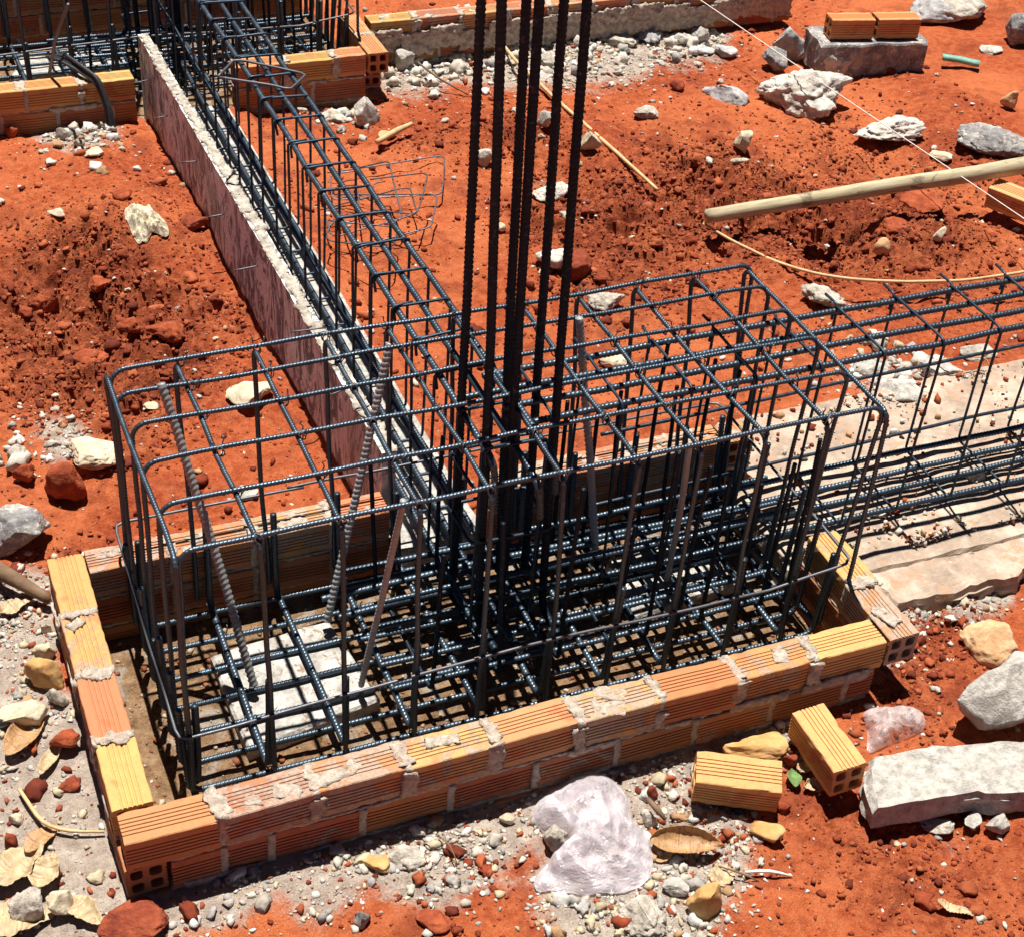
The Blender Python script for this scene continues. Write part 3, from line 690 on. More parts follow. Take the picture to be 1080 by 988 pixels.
# front, left, back (open where the beam cage enters), right (open where the other beam leaves)
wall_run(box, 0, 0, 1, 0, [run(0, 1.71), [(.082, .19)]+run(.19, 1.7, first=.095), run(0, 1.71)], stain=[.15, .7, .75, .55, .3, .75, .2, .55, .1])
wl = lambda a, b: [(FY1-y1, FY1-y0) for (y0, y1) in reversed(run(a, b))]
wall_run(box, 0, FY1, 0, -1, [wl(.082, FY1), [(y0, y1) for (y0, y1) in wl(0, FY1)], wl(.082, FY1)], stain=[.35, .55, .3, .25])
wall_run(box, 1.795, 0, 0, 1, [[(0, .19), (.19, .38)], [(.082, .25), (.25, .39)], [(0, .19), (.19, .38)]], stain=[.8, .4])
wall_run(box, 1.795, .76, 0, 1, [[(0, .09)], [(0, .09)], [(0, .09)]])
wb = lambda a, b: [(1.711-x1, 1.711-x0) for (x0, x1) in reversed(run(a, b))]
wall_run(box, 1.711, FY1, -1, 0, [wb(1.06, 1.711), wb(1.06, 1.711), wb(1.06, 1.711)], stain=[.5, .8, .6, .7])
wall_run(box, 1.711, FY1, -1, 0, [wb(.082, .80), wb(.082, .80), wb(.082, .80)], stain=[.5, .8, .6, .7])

box2 = empty('brick_wall', (0, OY, 0))
tag(box2, 'second low brick wall box at the top left, around the farther footing pit', 'brick wall', 'brick walls around footings')
def run_at(par, x0, y0, dx, dy, cs, **k): return wall_run(par, x0, y0-OY, dx, dy, cs, **k)
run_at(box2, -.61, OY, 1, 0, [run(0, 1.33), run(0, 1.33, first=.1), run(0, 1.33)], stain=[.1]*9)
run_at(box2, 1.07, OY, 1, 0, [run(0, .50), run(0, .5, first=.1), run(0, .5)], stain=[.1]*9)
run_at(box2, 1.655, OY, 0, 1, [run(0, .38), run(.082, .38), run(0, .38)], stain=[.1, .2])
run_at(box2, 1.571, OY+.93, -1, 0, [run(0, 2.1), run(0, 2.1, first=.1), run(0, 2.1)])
bw = empty('brick_wall', (1.62, 3.56, 0))
tag(bw, 'low brick wall with grey cement smears running right from the farther footing behind the column bars', 'brick wall')
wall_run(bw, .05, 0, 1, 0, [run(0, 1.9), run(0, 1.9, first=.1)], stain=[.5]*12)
mo = MB()
for k in range(15):
    V, Fc = lump_box((.12+k*.125, -.006, -.085+rnd.uniform(-.02, .01)), (.07, .008, .05*rnd.uniform(.8, 1.2)), ns(), .014); mo.add(V, Fc)
mo.build('cement_smear', M['mortar'], bw, smooth=True)

def loose_brick(c, yaw, tilt, col, label, seed, stain=0, pitch=0):
    V, Fc, C = brick_geo((0, 0, 0), BL, 0, (*col, stain), seed, 0, 1.2)
    o = mesh_obj('hollow_brick', V, Fc, M['brick'], None, C, smooth=False, loc=c, rot=(tilt, pitch, yaw))
    tag(o, label, 'brick', 'loose hollow bricks'); return o
a_, b_ = G(733, 800, -.075), G(824, 812, -.075)
yw = math.atan2(b_[1]-a_[1], b_[0]-a_[0]); mid = (G(778, 805, -.075))
loose_brick((mid[0]+.004, mid[1]-.004, -.128), yw, .16, (.60, .335, .135), 'loose striped brick lying left of the other loose brick in front of the wall', 501, .0)
loose_brick((1.478, -.146, -.117), math.radians(-91), .06, (.60, .345, .14), 'loose brick lying end on to the wall, its four holes facing the viewer', 502, .0)
p = G(1062, 218, -.1)
loose_brick((p[0]+.05, p[1]+.02, -.10), math.radians(-62), .1, (.62, .34, .15), 'loose brick half buried at the right edge below the wooden pole', 503, .2)

# ------------------------------------------------------------------ reinforcing bars
def fillet(pts, r, n=6):
    pts = [np.array(p, float) for p in pts]; out = [pts[0]]
    for i in range(1, len(pts)-1):
        a, b, c = pts[i-1], pts[i], pts[i+1]; d1 = (a-b)/np.linalg.norm(a-b); d2 = (c-b)/np.linalg.norm(c-b)
        ang = math.acos(max(-1, min(1, float(d1@d2))))
        if ang > PI-.05: out.append(b); continue
        t = min(r/math.tan(ang/2), .45*np.linalg.norm(a-b), .45*np.linalg.norm(c-b)); rr = t*math.tan(ang/2)
        bis = (d1+d2)/np.linalg.norm(d1+d2); cen = b+bis*rr/math.sin(ang/2)
        p0, p1 = b+d1*t-cen, b+d2*t-cen; th = PI-ang
        for k in range(n+1):
            s = k/n; v = (math.sin((1-s)*th)*p0+math.sin(s*th)*p1)/math.sin(th); out.append(cen+v)
    out.append(pts[-1]); return np.array(out)
def bar_geo(pts, rad, pitch=0.0, wob=.0015, seed=0, fil=None, sides=8, step=None, rib=.24):
    P = fillet(pts, fil or rad*4) if len(pts) > 2 else np.array(pts, float)
    seg = np.linalg.norm(np.diff(P, axis=0), axis=1); S = np.concatenate([[0], np.cumsum(seg)])
    st = step or (pitch/4 if pitch else .02)
    n = max(2, int(S[-1]/st)+1); s = np.linspace(0, S[-1], n)
    Q = np.column_stack([np.interp(s, S, P[:, i]) for i in range(3)])
    o = seed*7.31
    if wob: Q = Q+wob*np.column_stack([fbm(s*3+o, o, k*9.7, 2) for k in range(3)])
    T = np.gradient(Q, axis=0)
    if n > 12:
        ker = np.ones(5)/5; T = np.column_stack([np.convolve(np.pad(T[:, i], 2, 'edge'), ker, 'valid') for i in range(3)])
    T /= np.linalg.norm(T, axis=1)[:, None]
    # reference normal: the plane of the bends, carried along the bar where that plane changes
    d = [pts[i+1]-pts[i] for i in range(len(pts)-1)] if isinstance(pts[0], np.ndarray) else [np.array(pts[i+1], float)-np.array(pts[i], float) for i in range(len(pts)-1)]
    ref = None
    for i in range(len(d)-1):
        c = np.cross(d[i], d[i+1])
        if np.linalg.norm(c) > 1e-6*1: ref = c/np.linalg.norm(c); break
    if ref is None:
        t0 = d[0]/np.linalg.norm(d[0]); ref = np.cross(t0, (0, 0, 1) if abs(t0[2]) < .9 else (1, 0, 0)); ref /= np.linalg.norm(ref)
    planar = max(abs(float(x@ref))/np.linalg.norm(x) for x in d) < .15
    if planar: N_ = ref-(T@ref)[:, None]*T
    else:
        N_ = np.zeros_like(T); v = ref
        for i in range(n): v = v-(v@T[i])*T[i]; v = v/np.linalg.norm(v); N_[i] = v
    N_ /= np.linalg.norm(N_, axis=1)[:, None]; B_ = np.cross(T, N_)
    th = np.arange(sides)/sides*2*PI
    if pitch:
        ph = 2*PI*s[:, None]/pitch
        w = np.maximum(0, np.cos(ph+np.sign(np.sin(th))[None]*th[None]*1.0))**1.2*np.abs(np.sin(th))[None]**.4
        rr = rad*(.93+rib*w)
        rr = np.maximum(rr, rad*(.98+.3*rib)*(np.abs(np.cos(th))[None] > .99))
    else: rr = np.full((n, sides), rad)
    V = Q[:, None]+rr[..., None]*(np.cos(th)[None, :, None]*N_[:, None]+np.sin(th)[None, :, None]*B_[:, None])
    i = np.arange(n-1)[:, None]*sides; j = np.arange(sides)[None]; jn = (j+1) % sides
    Fc = np.stack([i+j, i+jn, i+sides+jn, i+sides+j], -1).reshape(-1, 4)
    V = V.reshape(-1, 3)
    # caps as quads fanned around (kept as quads)
    caps = []
    for base, fl in ((0, 1), ((n-1)*sides, 0)):
        for k in range(1, sides-2, 2):
            q = [base, base+k, base+k+1, base+k+2]; caps.append(q[::-1] if fl else q)
    return V, np.concatenate([Fc, np.array(caps)])
def bar(name, pts, rad, pitch, parent, mat='steel', **k):
    V, Fc = bar_geo(pts, rad, pitch, seed=ns(), **k)
    return mesh_obj(name, V, Fc, M[mat], parent)
def tie_mesh():
    mb = []
    t = np.linspace(0, 2*PI, 15)
    loop = np.column_stack([.0105*np.cos(t)*.7, .0095*np.cos(t)*.7, .012*np.sin(t)-.004])
    tail = np.array([loop[-1], (.010, .012, .008), (.014, .008, .017), (.012, .014, .021)])
    P_ = np.concatenate([loop, tail[1:]])
    V, Fc = bar_geo([np.array(p) for p in P_], .0014, 0, 0, step=.003, sides=5, fil=.001)
    V2 = V*np.array([-1, 1, 1]); return np.concatenate([V, V2]), np.concatenate([Fc, Fc[:, ::-1]+len(V)])
TV, TF = tie_mesh()
def make_tie(parent): return mesh_obj('tie_wire', TV, TF, M['wire'], parent)

XT = [.178, .335, .50, .652, .80, .955, 1.118, 1.262, 1.415, 1.57, 1.716]
YT = [.821, .728, .621, .494, .361, .218]
def footing_cage(y_off):
    c = empty('footing_cage', (0, y_off, 0))
    for i, y in enumerate(YT):
        zb = rnd.uniform(-.13, -.02); yb = .215+(y-.218)*.86
        e0, e1 = .186+rnd.gauss(0, .004), 1.722+rnd.gauss(0, .004)
        bar('lengthwise_bar', [(e0-.012, yb, zb), (e0-.004, y, .497), (e1, y+rnd.gauss(0, .003), .497), (e1-.05, yb, -.12)], .0052, .0075, c, fil=.035, wob=.008)
    for i, x in enumerate(XT):
        j = rnd.gauss(0, .004)
        bar('crosswise_bar', [(x+j+rnd.gauss(0, .004), .757, -.13), (x+j, .832, .486), (x+j*.2, .206, .486), (x-j+rnd.gauss(0, .005), .204, -.14)], .0054, .0075, c, fil=.025, wob=.008)
    # bottom mat, its ends turned up
    for i, y in enumerate([.735, .645, .555, .465, .38, .30, .225]):
        zl, zr = rnd.uniform(.02, .16), rnd.uniform(.02, .16)
        bar('bottom_lengthwise_bar', [(.168, y+.012, zl), (.172, y, -.166), (1.675, y+rnd.gauss(0, .004), -.166), (1.69, y+.01, zr)], .0065, .009, c, fil=.03, wob=.004)
    for i, x in enumerate(XT):
        x = min(x+.014+rnd.gauss(0, .004), 1.685)
        bar('bottom_crosswise_bar', [(x+rnd.gauss(0, .004), .763, rnd.uniform(.06, .12)), (x, .748, -.153), (x+rnd.gauss(0, .008), .226, -.153), (x+.002, .222, rnd.uniform(.06, .14))], .0075, .010, c, fil=.03, wob=.004)
    for y in (.69, .60, .51, .42, .34):
        bar('bottom_lengthwise_bar', [(rnd.uniform(.62, .8), y, -.135), (1.2, y+rnd.gauss(0, .005), -.137), (1.68, y, -.132)], .0065, .009, c, wob=.006)
    for x in (.73, .88, 1.04, 1.19, 1.27, 1.34, 1.42, 1.49, 1.57, 1.64):
        j = rnd.gauss(0, .012)
        bar('inner_stirrup', [(x+j, .68+rnd.gauss(0, .01), rnd.uniform(.22, .44)), (x, .675, -.135), (x+rnd.gauss(0, .01), .31, -.135), (x-j, .30+rnd.gauss(0, .01), rnd.uniform(.22, .44))], .0052, .0075, c, 'columnsteel', fil=.02, wob=.006)
    hz = .055
    bar('hoop', [(.6, .832, hz+.02), (.158, .83, hz+.025), (.155, .196, hz-.03), (.9, .190, hz+.008), (1.50, .197, hz-.012), (1.712, .193, hz+.022), (1.705, .835, hz+.03), (.56, .835, hz+.024)], .0035, 0, c, 'wire', fil=.02, wob=.006)
    # tie wires at the crossings of the top mesh
    t0 = make_tie(c); first = True
    for x in XT[1:-1]:
        for y in YT:
            t = t0 if first else t0.copy()
            if not first: COL.objects.link(t); t.parent = c
            first = False
            t.location = (x, y, .493); t.rotation_euler = (rnd.gauss(0, .2), rnd.gauss(0, .2), rnd.choice([0, PI/2, PI, -PI/2])+rnd.gauss(0, .3))
    for x in XT[1:-1:2]:
        for y in (.735, .645, .555, .465, .38, .30, .225):
            t = t0.copy(); COL.objects.link(t); t.parent = c
            t.location = (x+.014, y, -.158); t.rotation_euler = (rnd.gauss(0, .3), rnd.gauss(0, .3), rnd.uniform(0, 6))
    return c
cage = footing_cage(0)
tag(cage, 'large black ribbed rebar cage standing in the near brick lined footing pit', 'rebar cage', 'footing cages')
# slanting thick support bars, only in the near cage
def inclined(a, b, r=.0092): bar('support_bar', [tuple(a), tuple((np.array(a)+b)/2+np.array([.004, .003, 0])), tuple(b)], r, .0125, cage, 'palesteel', wob=.004, rib=.32, fil=.3)
inclined(G(170, 405, .515), G(268, 722, -.14))
inclined(G(411, 362, .47), G(345, 656, -.14))
inclined(G(426, 528, .478), G(380, 722, -.14), .007)
inclined(G(611, 335, .515), G(628, 590, -.14))
inclined(G(728, 470, .42), G(704, 610, -.14), .007)
cage2 = copy_tree(cage, None, skip=('support_bar',)); cage2.location = (-.12, OY+.02, 0)
tag(cage2, 'black ribbed rebar cage in the farther brick lined footing pit at the top left', 'rebar cage', 'footing cages')

def column_cage(x0, y0):
    c = empty('column_cage', (x0, y0, -.13))
    for (x, xt, y) in [(.889, .876, .585), (1.001, .967, .588), (1.070, 1.042, .585), (.909, .866, .462), (.957, .934, .458), (1.066, 1.029, .464)]:
        x -= .967; y -= .525; xt -= .967
        hook = .12 if x > 0 else -.12
        bar('column_bar', [(x+(hook if y > 0 else .0), y+(0 if y > 0 else -.10), .012+.01*rnd.random()), (x+rnd.gauss(0, .003), y, .0125), ((x+xt)/2, y+rnd.gauss(0, .001), .80), (xt, y, 1.46), (xt+(xt-x)*.25, y, 1.74)], .0098, .0115, c, 'columnsteel', fil=.04, wob=.002, rib=.22)
    for z in (.10, .27, .44):
        a, b, d, e = -.098, .098, -.078, .075
        z2 = z+rnd.gauss(0, .01)
        bar('column_tie', [(a, e-.01, z2), (a, d, z2+.004), (b, d, z2), (b, e, z2+.004), (a-.005, e, z2-.004), (a+.004, e-.05, z2-.006)], .0042, 0, c, 'darksteel', fil=.012, wob=.002)
    return c
colm = column_cage(.967, .525)
tag(colm, 'six thick black starter bars of the column rising out of the near footing cage', 'column rebar', 'column starter bars')
col2 = copy_tree(colm); col2.location = (.90, OY+.60, -.13)
tag(col2, 'starter bars of the farther column behind the stained formwork board at the top edge', 'column rebar', 'column starter bars')

def stirrup(parent, pl, w0, w1, z0, z1, along, r=.0038):
    """closed stirrup in the plane at pl across the beam"""
    q = lambda a, z: (a, pl+rnd.gauss(0, .003), z) if along == 'y' else (pl+rnd.gauss(0, .003), a, z)
    t = rnd.gauss(0, .006)
    pts = [q(w0+.035, z1-.05), q(w0, z1), q(w1+t, z1+t*.4), q(w1+t*.5, z0), q(w0, z0+t*.3), q(w0, z1-.001), q(w0+.045, z1-.035)] if False else \
          [q(w0+.006, z1-.045), q(w0, z1), q(w1, z1+t*.5), q(w1+t*.4, z0), q(w0+t*.4, z0), q(w0-.005, z1+.004), q(w0+.05, z1+.002)]
    bar('stirrup', pts, r, 0, parent, 'darksteel', fil=.012, wob=.003, sides=7, step=.012)
b1 = empty('beam_cage', (.95, 2.1, -.1))
def loc(pts, o): return [tuple(np.array(p)-np.array(o)) for p in pts]
o1 = (.95, 2.1, -.1)
for x, e in ((.884, .40), (.945, .30), (1.008, .36)):
    bar('top_bar', loc([(x+.02, e+.02, .30), (x+.004, e, .405), (x, 2.2, .408), (x-.004, 3.75, .402)], o1), .0078, .0105, b1, wob=.006, fil=.03)
for x, e in ((.886, .42), (.945, .36), (1.005, .30)):
    bar('bottom_bar', loc([(x, e, -.092), (x+.002, 2.1, -.094), (x-.003, 3.75, -.092)], o1), .0078, .0105, b1, wob=.006)
for x in (.880,):
    bar('side_bar', loc([(x, .62, .14), (x, 2.1, .145), (x, 3.7, .14)], o1), .0055, .008, b1, wob=.005)
y = .86-.1445*3
while y < 3.75:
    stirrup(b1, y-o1[1], .874-o1[0], 1.018-o1[0], 0, .518, 'y'); y += .1445
tag(b1, 'long narrow rebar cage of the beam running away from the footing beside the stained board', 'rebar cage', 'beam cages')
o2 = (2.6, .6, -.1)
b2 = empty('beam_cage', o2)
for y, e in ((.500, 1.02), (.566, .98), (.628, .90), (.694, .98)):
    bar('top_bar', loc([(e, y+.004, .405), (2.6, y, .41), (4.4, y-.004, .405)], o2), .0078, .0105, b2, wob=.006)
for y, e in ((.495, .66), (.56, .60), (.625, .58), (.695, .64)):
    bar('bottom_bar', loc([(e, y, -.092), (2.4, y, -.094), (4.4, y, -.092)], o2), .0078, .0105, b2, wob=.007)
for y, z_, e in ((.53, -.05, .7), (.60, -.085, .9), (.66, -.05, 1.1)):
    bar('inner_bar', loc([(e, y, z_), (1.3, y+.005, z_-.004), (1.78, y, z_)], o2), .0062, .009, b2, wob=.008)
bar('side_bar', loc([(1.3, .703, .165), (2.4, .703, .185), (4.4, .703, .185)], o2), .0048, 0, b2, wob=.005)
bar('side_bar', loc([(1.3, .703, -.055), (2.4, .703, -.03), (4.4, .703, -.03)], o2), .0048, 0, b2, wob=.005)
x = 1.06
while x < 4.4:
    stirrup(b2, x-o2[0], .703-o2[1], .488-o2[1], 0, .522, 'x', .0036); x += .169
tag(b2, 'wide rebar cage of the beam leaving the footing to the right over pale concrete', 'rebar cage', 'beam cages')

# a bent stirrup thrown on the beam cage and a heap of spares on the soil
pts = [G(140+a/5.4, b/5.4, .425) for a, b in [(485, 437), (575, 342), (640, 348), (990, 425), (895, 512), (800, 488), (492, 442)]]
o = pts[0].copy(); bo = bar('spare_stirrup', [tuple(q-o) for q in pts], .0042, 0, None, 'wire', fil=.012, sides=7, wob=.002); bo.location = o
tag(bo, 'bent spare stirrup lying flat across the top of the long narrow beam cage', 'stirrup', 'spare stirrups')
SP = [((345,182),(470,165),(465,205),(350,212),'spare stirrup standing highest in the heap, its end nearest the column bars'),
      ((352,205),(462,206),(455,240),(372,262),'spare stirrup at the front right of the heap beside the narrow beam cage'),
      ((338,222),(432,196),(440,226),(350,252),'spare stirrup in the middle of the heap, crossing the others aslant'),
      ((372,178),(410,170),(424,232),(382,240),'narrow spare stirrup lying lengthwise on the left of the heap'),
      ((346,232),(420,240),(414,262),(344,254),'flat spare stirrup at the bottom front of the heap'),
      ((390,190),(452,182),(440,228),(392,222),'small spare stirrup lying on the back of the heap')]
for i, (a, b, c, d, lab) in enumerate(SP):
    zz = -.13+.016*i
    q = [G(*a, zz), G(*b, zz+.05*(i % 2)), G(*c, zz+.02), G(*d, zz-.01), G(a[0]+3, a[1]+2, zz+.004), G((a[0]*3+b[0])/4, (a[1]*3+b[1])/4+3, zz+.012)]
    o = q[0].copy(); bo = bar('spare_stirrup', [tuple(t-o) for t in q], .0026, 0, None, 'wire', fil=.02, sides=6, wob=.006); bo.location = o
    tag(bo, lab, 'stirrup', 'spare stirrups')

# ------------------------------------------------------------------ concrete beds, formwork, slabs
def slab_mesh(outline, z0, z1, n=26, seed=1, amp=.006, edge=.01):
    """uneven cast slab: outline polygon (world xy), top at z1, sides down to z0"""
    P_ = np.array(outline, float); seg = []
    m_ = len(P_)
    for i in range(m_):
        a, b = P_[i], P_[(i+1) % m_]; k = max(2, int(np.linalg.norm(b-a)/.02))
        for t in range(k): seg.append(a+(b-a)*t/k)
    seg = np.array(seg); cen = seg.mean(0); o = seed*3.3
    nz = fbm(seg[:, 0]*12+o, seg[:, 1]*12, o, 3); dirn = (seg-cen)/np.linalg.norm(seg-cen, axis=1)[:, None]
    seg = seg+dirn*(nz*edge)[:, None]
    k = len(seg); rings = []; V = []; Fc = []
    for s in np.linspace(1, .04, n):
        q = cen+(seg-cen)*s; zz = z1+amp*fbm(q[:, 0]*9+o, q[:, 1]*9, o, 4)-(amp*1.2 if s == 1 else 0)
        V.append(np.column_stack([q, zz]))
    V.append(np.array([[*cen, z1]]))
    for r_ in range(n-1):
        for i in range(k): Fc.append((r_*k+i, r_*k+(i+1) % k, (r_+1)*k+(i+1) % k, (r_+1)*k+i))
    for i in range(k): Fc.append(((n-1)*k+i, (n-1)*k+(i+1) % k, n*k))
    base = n*k+1
    for j, t in enumerate((.33, .66, 1)):
        q = seg+dirn*((fbm(seg[:, 0]*20+o, seg[:, 1]*20, t*5, 3)*edge*.7))[:, None]
        V.append(np.column_stack([q, np.full(k, z1+(z0-z1)*t)]))
        up = 0 if j == 0 else base+(j-1)*k
        for i in range(k): Fc.append((up+(i+1) % k, up+i, base+j*k+i, base+j*k+(i+1) % k))
    Fc.append([base+2*k+i for i in range(k)][::-1])
    return np.concatenate(V), Fc
def slab(name, outline, z0, z1, mat, label, cat, seed=1, group=None, **k):
    V, Fc = slab_mesh(outline, z0, z1, seed=seed, **k); c = V.mean(0); c[2] = z0
    return tag(mesh_obj(name, V-c, Fc, M[mat], loc=c, smooth=False), label, cat, group)
slab('concrete_bed', [(1.718, .40), (1.80, .38), (1.83, .33), (2.2, .32), (3.0, .34), (4.6, .33), (4.6, 1.0), (3.2, 1.02), (2.4, 1.0), (1.82, 1.0), (1.80, .75), (1.718, .74)], -.215, -.122, 'bed', 'pale stained concrete bed under the right hand beam cage', 'concrete bed', 3, amp=.010, edge=.028, n=60)
slab('concrete_bed', [G(902, 598, -.14)[:2], G(945, 640, -.14)[:2], G(1000, 628, -.14)[:2], G(1072, 612, -.14)[:2], G(1140, 585, -.14)[:2], G(1110, 540, -.14)[:2], G(1000, 552, -.14)[:2], G(925, 572, -.14)[:2]], -.18, -.128, 'bed', 'rounded lobe of spilled pale concrete beside the right end of the brick wall', 'concrete', 5, amp=.016, edge=.04)
slab('concrete_bed', [(.815, .772), (1.05, .772), (1.045, .86), (1.04, 2.0), (1.035, 3.27), (.80, 3.27), (.85, .86)], -.215, -.122, 'whitebed', 'narrow white concrete bed under the long narrow beam cage', 'concrete bed', 4, amp=.004, edge=.006, n=30)
slab('spacer_slab', [G(222, 692, -.18)[:2], G(345, 652, -.18)[:2], G(402, 738, -.18)[:2], G(262, 792, -.18)[:2]], -.212, -.176, 'whitebed', 'square white concrete slab under the bars at the left of the pit', 'concrete slab', 6, 'white spacer slabs', edge=.004, amp=.005)
slab('spacer_slab', [G(640, 592, -.18)[:2], G(740, 560, -.18)[:2], G(775, 615, -.18)[:2], G(668, 652, -.18)[:2]], -.212, -.178, 'whitebed', 'white concrete slab under the bars right of the column', 'concrete slab', 7, 'white spacer slabs', edge=.008, amp=.007)
slab('spacer_slab', [G(20, 62, -.18)[:2], G(130, 50, -.18)[:2], G(140, 66, -.18)[:2], G(10, 84, -.18)[:2]], -.212, -.178, 'whitebed', 'white concrete slab in the farther pit at the top left', 'concrete slab', 8, 'white spacer slabs', edge=.008)
# formwork board
fb = empty('formwork_board', (.803, 2.12, -.2)); fb.rotation_euler = (0, 0, .0168)
def board_mesh():
    ny, nz = 150, 16; V = []; Fc = []
    ys = np.linspace(-1.27, 1.27, ny); prof = [(-.024, z) for z in np.linspace(-.02, .315, nz)]+[(.012, z) for z in np.linspace(.315, -.02, nz)]
    prof = np.array(prof); k = len(prof)
    for yy in ys:
        wob = .004*perlin(yy*2.1, 3.3, 1.0)
        V.append(np.column_stack([prof[:, 0]+wob+.0018*fbm(yy*25, prof[:, 1]*25, prof[:, 0]*30, 3), np.full(k, yy), prof[:, 1]]))
    for i in range(ny-1):
        for j in range(k): Fc.append((i*k+j, i*k+(j+1) % k, (i+1)*k+(j+1) % k, (i+1)*k+j))
    Fc.append(list(range(k))[::-1]); Fc.append([(ny-1)*k+j for j in range(k)])
    return np.concatenate(V), Fc
V, Fc = board_mesh(); mesh_obj('panel', V, Fc, M['board'], fb, smooth=False)
V, Fc = [], []
mb = MB()
yy = -1.27
while yy < 1.2:
    L = rnd.uniform(.05, .12)
    V, Fc = lump_box((-.005+rnd.gauss(0, .003), yy+L/2, .3155), (.0165*rnd.uniform(.6, 1.1), L/2+.004, .003), ns(), .010); mb.add(V, Fc); yy += L
mb.build('cement_crust', M['rubble'], fb, smooth=True)
for (u, v) in [(185, 122), (214, 170), (241, 226), (274, 281), (330, 348), (166, 84), (372, 408)]:
    # wire ties that pierce the board
    z = .035; d = R.T@np.array([(u-540)/F, (v-494)/F, 1.0]); t = (.79-CAM[0])/d[0]; q = CAM+d*t
    y = q[1]; z = q[2]
    bar('tie_wire', [(-.085+rnd.gauss(0, .01), y-2.12+rnd.gauss(0, .01), z+.2), (-.03, y-2.12, z+.202), (.01, y-2.12, z+.2)], .0022, 0, fb, 'wire', sides=6, wob=.002)
tag(fb, 'brown formwork board splashed with cement along the left side of the narrow beam cage', 'board')

# leaning slab with two bricks on it
p0, p1 = G(872, 36, .02), G(980, 44, .02)
a0 = G(868, 48, -.02)[:2]; a1 = G(976, 46, -.02)[:2]; dirn = (a1-a0)/np.linalg.norm(a1-a0); nrm = np.array([-dirn[1], dirn[0]])
out = [a0, a0+dirn*.12+nrm*-.01, a0+dirn*.24, a1, a1+nrm*.05+dirn*.02, a1+nrm*.16, a0+dirn*.2+nrm*.2, a0+nrm*.18]
slab('concrete_slab', out, -.15, -.02, 'darkgrey', 'thick dark concrete slab carrying two bricks at the top right', 'concrete slab', 9, edge=.032, amp=.006)
yw = math.atan2(dirn[1], dirn[0])
for k, lab in enumerate(('left one of two orange bricks sitting on the thick dark slab', 'right one of two orange bricks sitting on the thick dark slab')):
    c = a0+dirn*(.13+.195*k)+nrm*.075
    loose_brick((c[0], c[1], .026), yw+rnd.gauss(0, .02), 0, (.60, .26, .10), lab, 510+k, .1)
# heap of mortar right of them and the long slab at the lower right
rock(1010, 14, 60, 18, 'rubble', 'grey mortar ridge at the top edge right of the two bricks on the slab', 'rubble_lump', 'rubble', 120, .12)
rock(985, 16, 60, 16, 'grey', 'flat grey mortar cake touching the right brick on the dark slab', 'rubble_lump', 'rubble', 121, .10)
rock(1068, 36, 30, 34, 'darkgrey', 'dark block at the right edge near the top corner', 'stone', 'stone', 122, .05)
slab('concrete_slab', [G(914, 796, -.11)[:2], G(985, 787, -.11)[:2], G(1072, 779, -.11)[:2], G(1150, 770, -.11)[:2], G(1150, 825, -.11)[:2], G(1072, 836, -.11)[:2], G(1010, 838, -.11)[:2], G(925, 852, -.11)[:2]],
     -.175, -.11, 'granite', 'long pale speckled concrete slab lying at the right edge in front of the boulder', 'concrete slab', 11, edge=.022, amp=.014)

# ------------------------------------------------------------------ poles, sticks, string
def tube_thing(name, pts, rads, mat, label, cat, sides=14, wob=.004, step=.02, **k):
    P_ = [np.array(p, float) for p in pts]; o = P_[0].copy()
    V, Fc = bar_geo([p-o for p in P_], 1.0, 0, wob, ns(), fil=.5, sides=sides, step=step)
    n = len(V)//sides; V3 = V.reshape(n, sides, 3); c = V3.mean(1, keepdims=True)
    r_ = np.interp(np.linspace(0, 1, n), np.linspace(0, 1, len(rads)), rads)*(1+.06*fbm(np.linspace(0, 9, n), 1.0, 2.0, 2))
    V3 = c+(V3-c)*r_[:, None, None]
    q = mesh_obj(name, V3.reshape(-1, 3), Fc, M[mat], loc=o); return tag(q, label, cat, **k)
a = G(746, 228, -.085); b = G(1072, 176, -.02); e = b+(b-a)*.6
tube_thing('wooden_pole', [a, (a+b)/2+np.array([0, 0, .003]), b, e], [.024, .026, .028, .030, .032], 'wood', 'long peeled wooden pole lying on the red soil at upper right', 'pole', 18, .006)
tube_thing('bamboo_stick', [G(512, 22, -.12), G(545, 66, -.12), G(600, 118, -.13), G(650, 160, -.145), G(694, 200, -.165)], [.006, .0065, .007, .0075, .006], 'cane', 'thin split bamboo stick lying aslant behind the column bars', 'stick', 8, .006)
a = G(700, -30, -.02); b = G(750, 8, -.02); c = G(1072, 225, -.02); dd = (c-b)/np.linalg.norm(c-b)
tube_thing('string_line', [b-dd*1.2, b, (b+c)/2+np.array([0, 0, -.003]), c+dd*.9], [.0018]*4, 'string', 'taut white string line crossing the upper right over rubble and pole', 'string', 6, .0, .05)
tube_thing('cane', [G(742, 236, -.12), G(775, 256, -.14), G(812, 274, -.14), G(855, 288, -.13), G(905, 296, -.12), G(960, 298, -.12), G(1020, 296, -.11), G(1075, 288, -.10), G(1130, 276, -.10)], [.005, .005, .0055, .005, .005], 'cane', 'curved tan cane running from the end of the wooden pole to the right edge', 'cane', 8, .004)
tube_thing('twig', [G(441, 66, -.12), G(462, 82, -.13), G(494, 100, -.16)], [.004, .004, .003], 'bark', 'dark thin twig below the far brick wall left of the column bars', 'twig', 7, .005)
tube_thing('twig', [G(398, 150, -.12), G(418, 138, -.12), G(434, 130, -.13)], [.010, .012, .008], 'cane', 'short yellow stick right of the narrow beam cage, near the white angular rubble', 'stick', 7, .006)
tube_thing('branch', [G(-20, 590, -.11), G(12, 606, -.12), G(38, 622, -.13), G(52, 632, -.145)], [.024, .02, .016, .012], 'bark', 'brown branch poking in at the left edge beside the wall corner', 'branch', 10, .012)
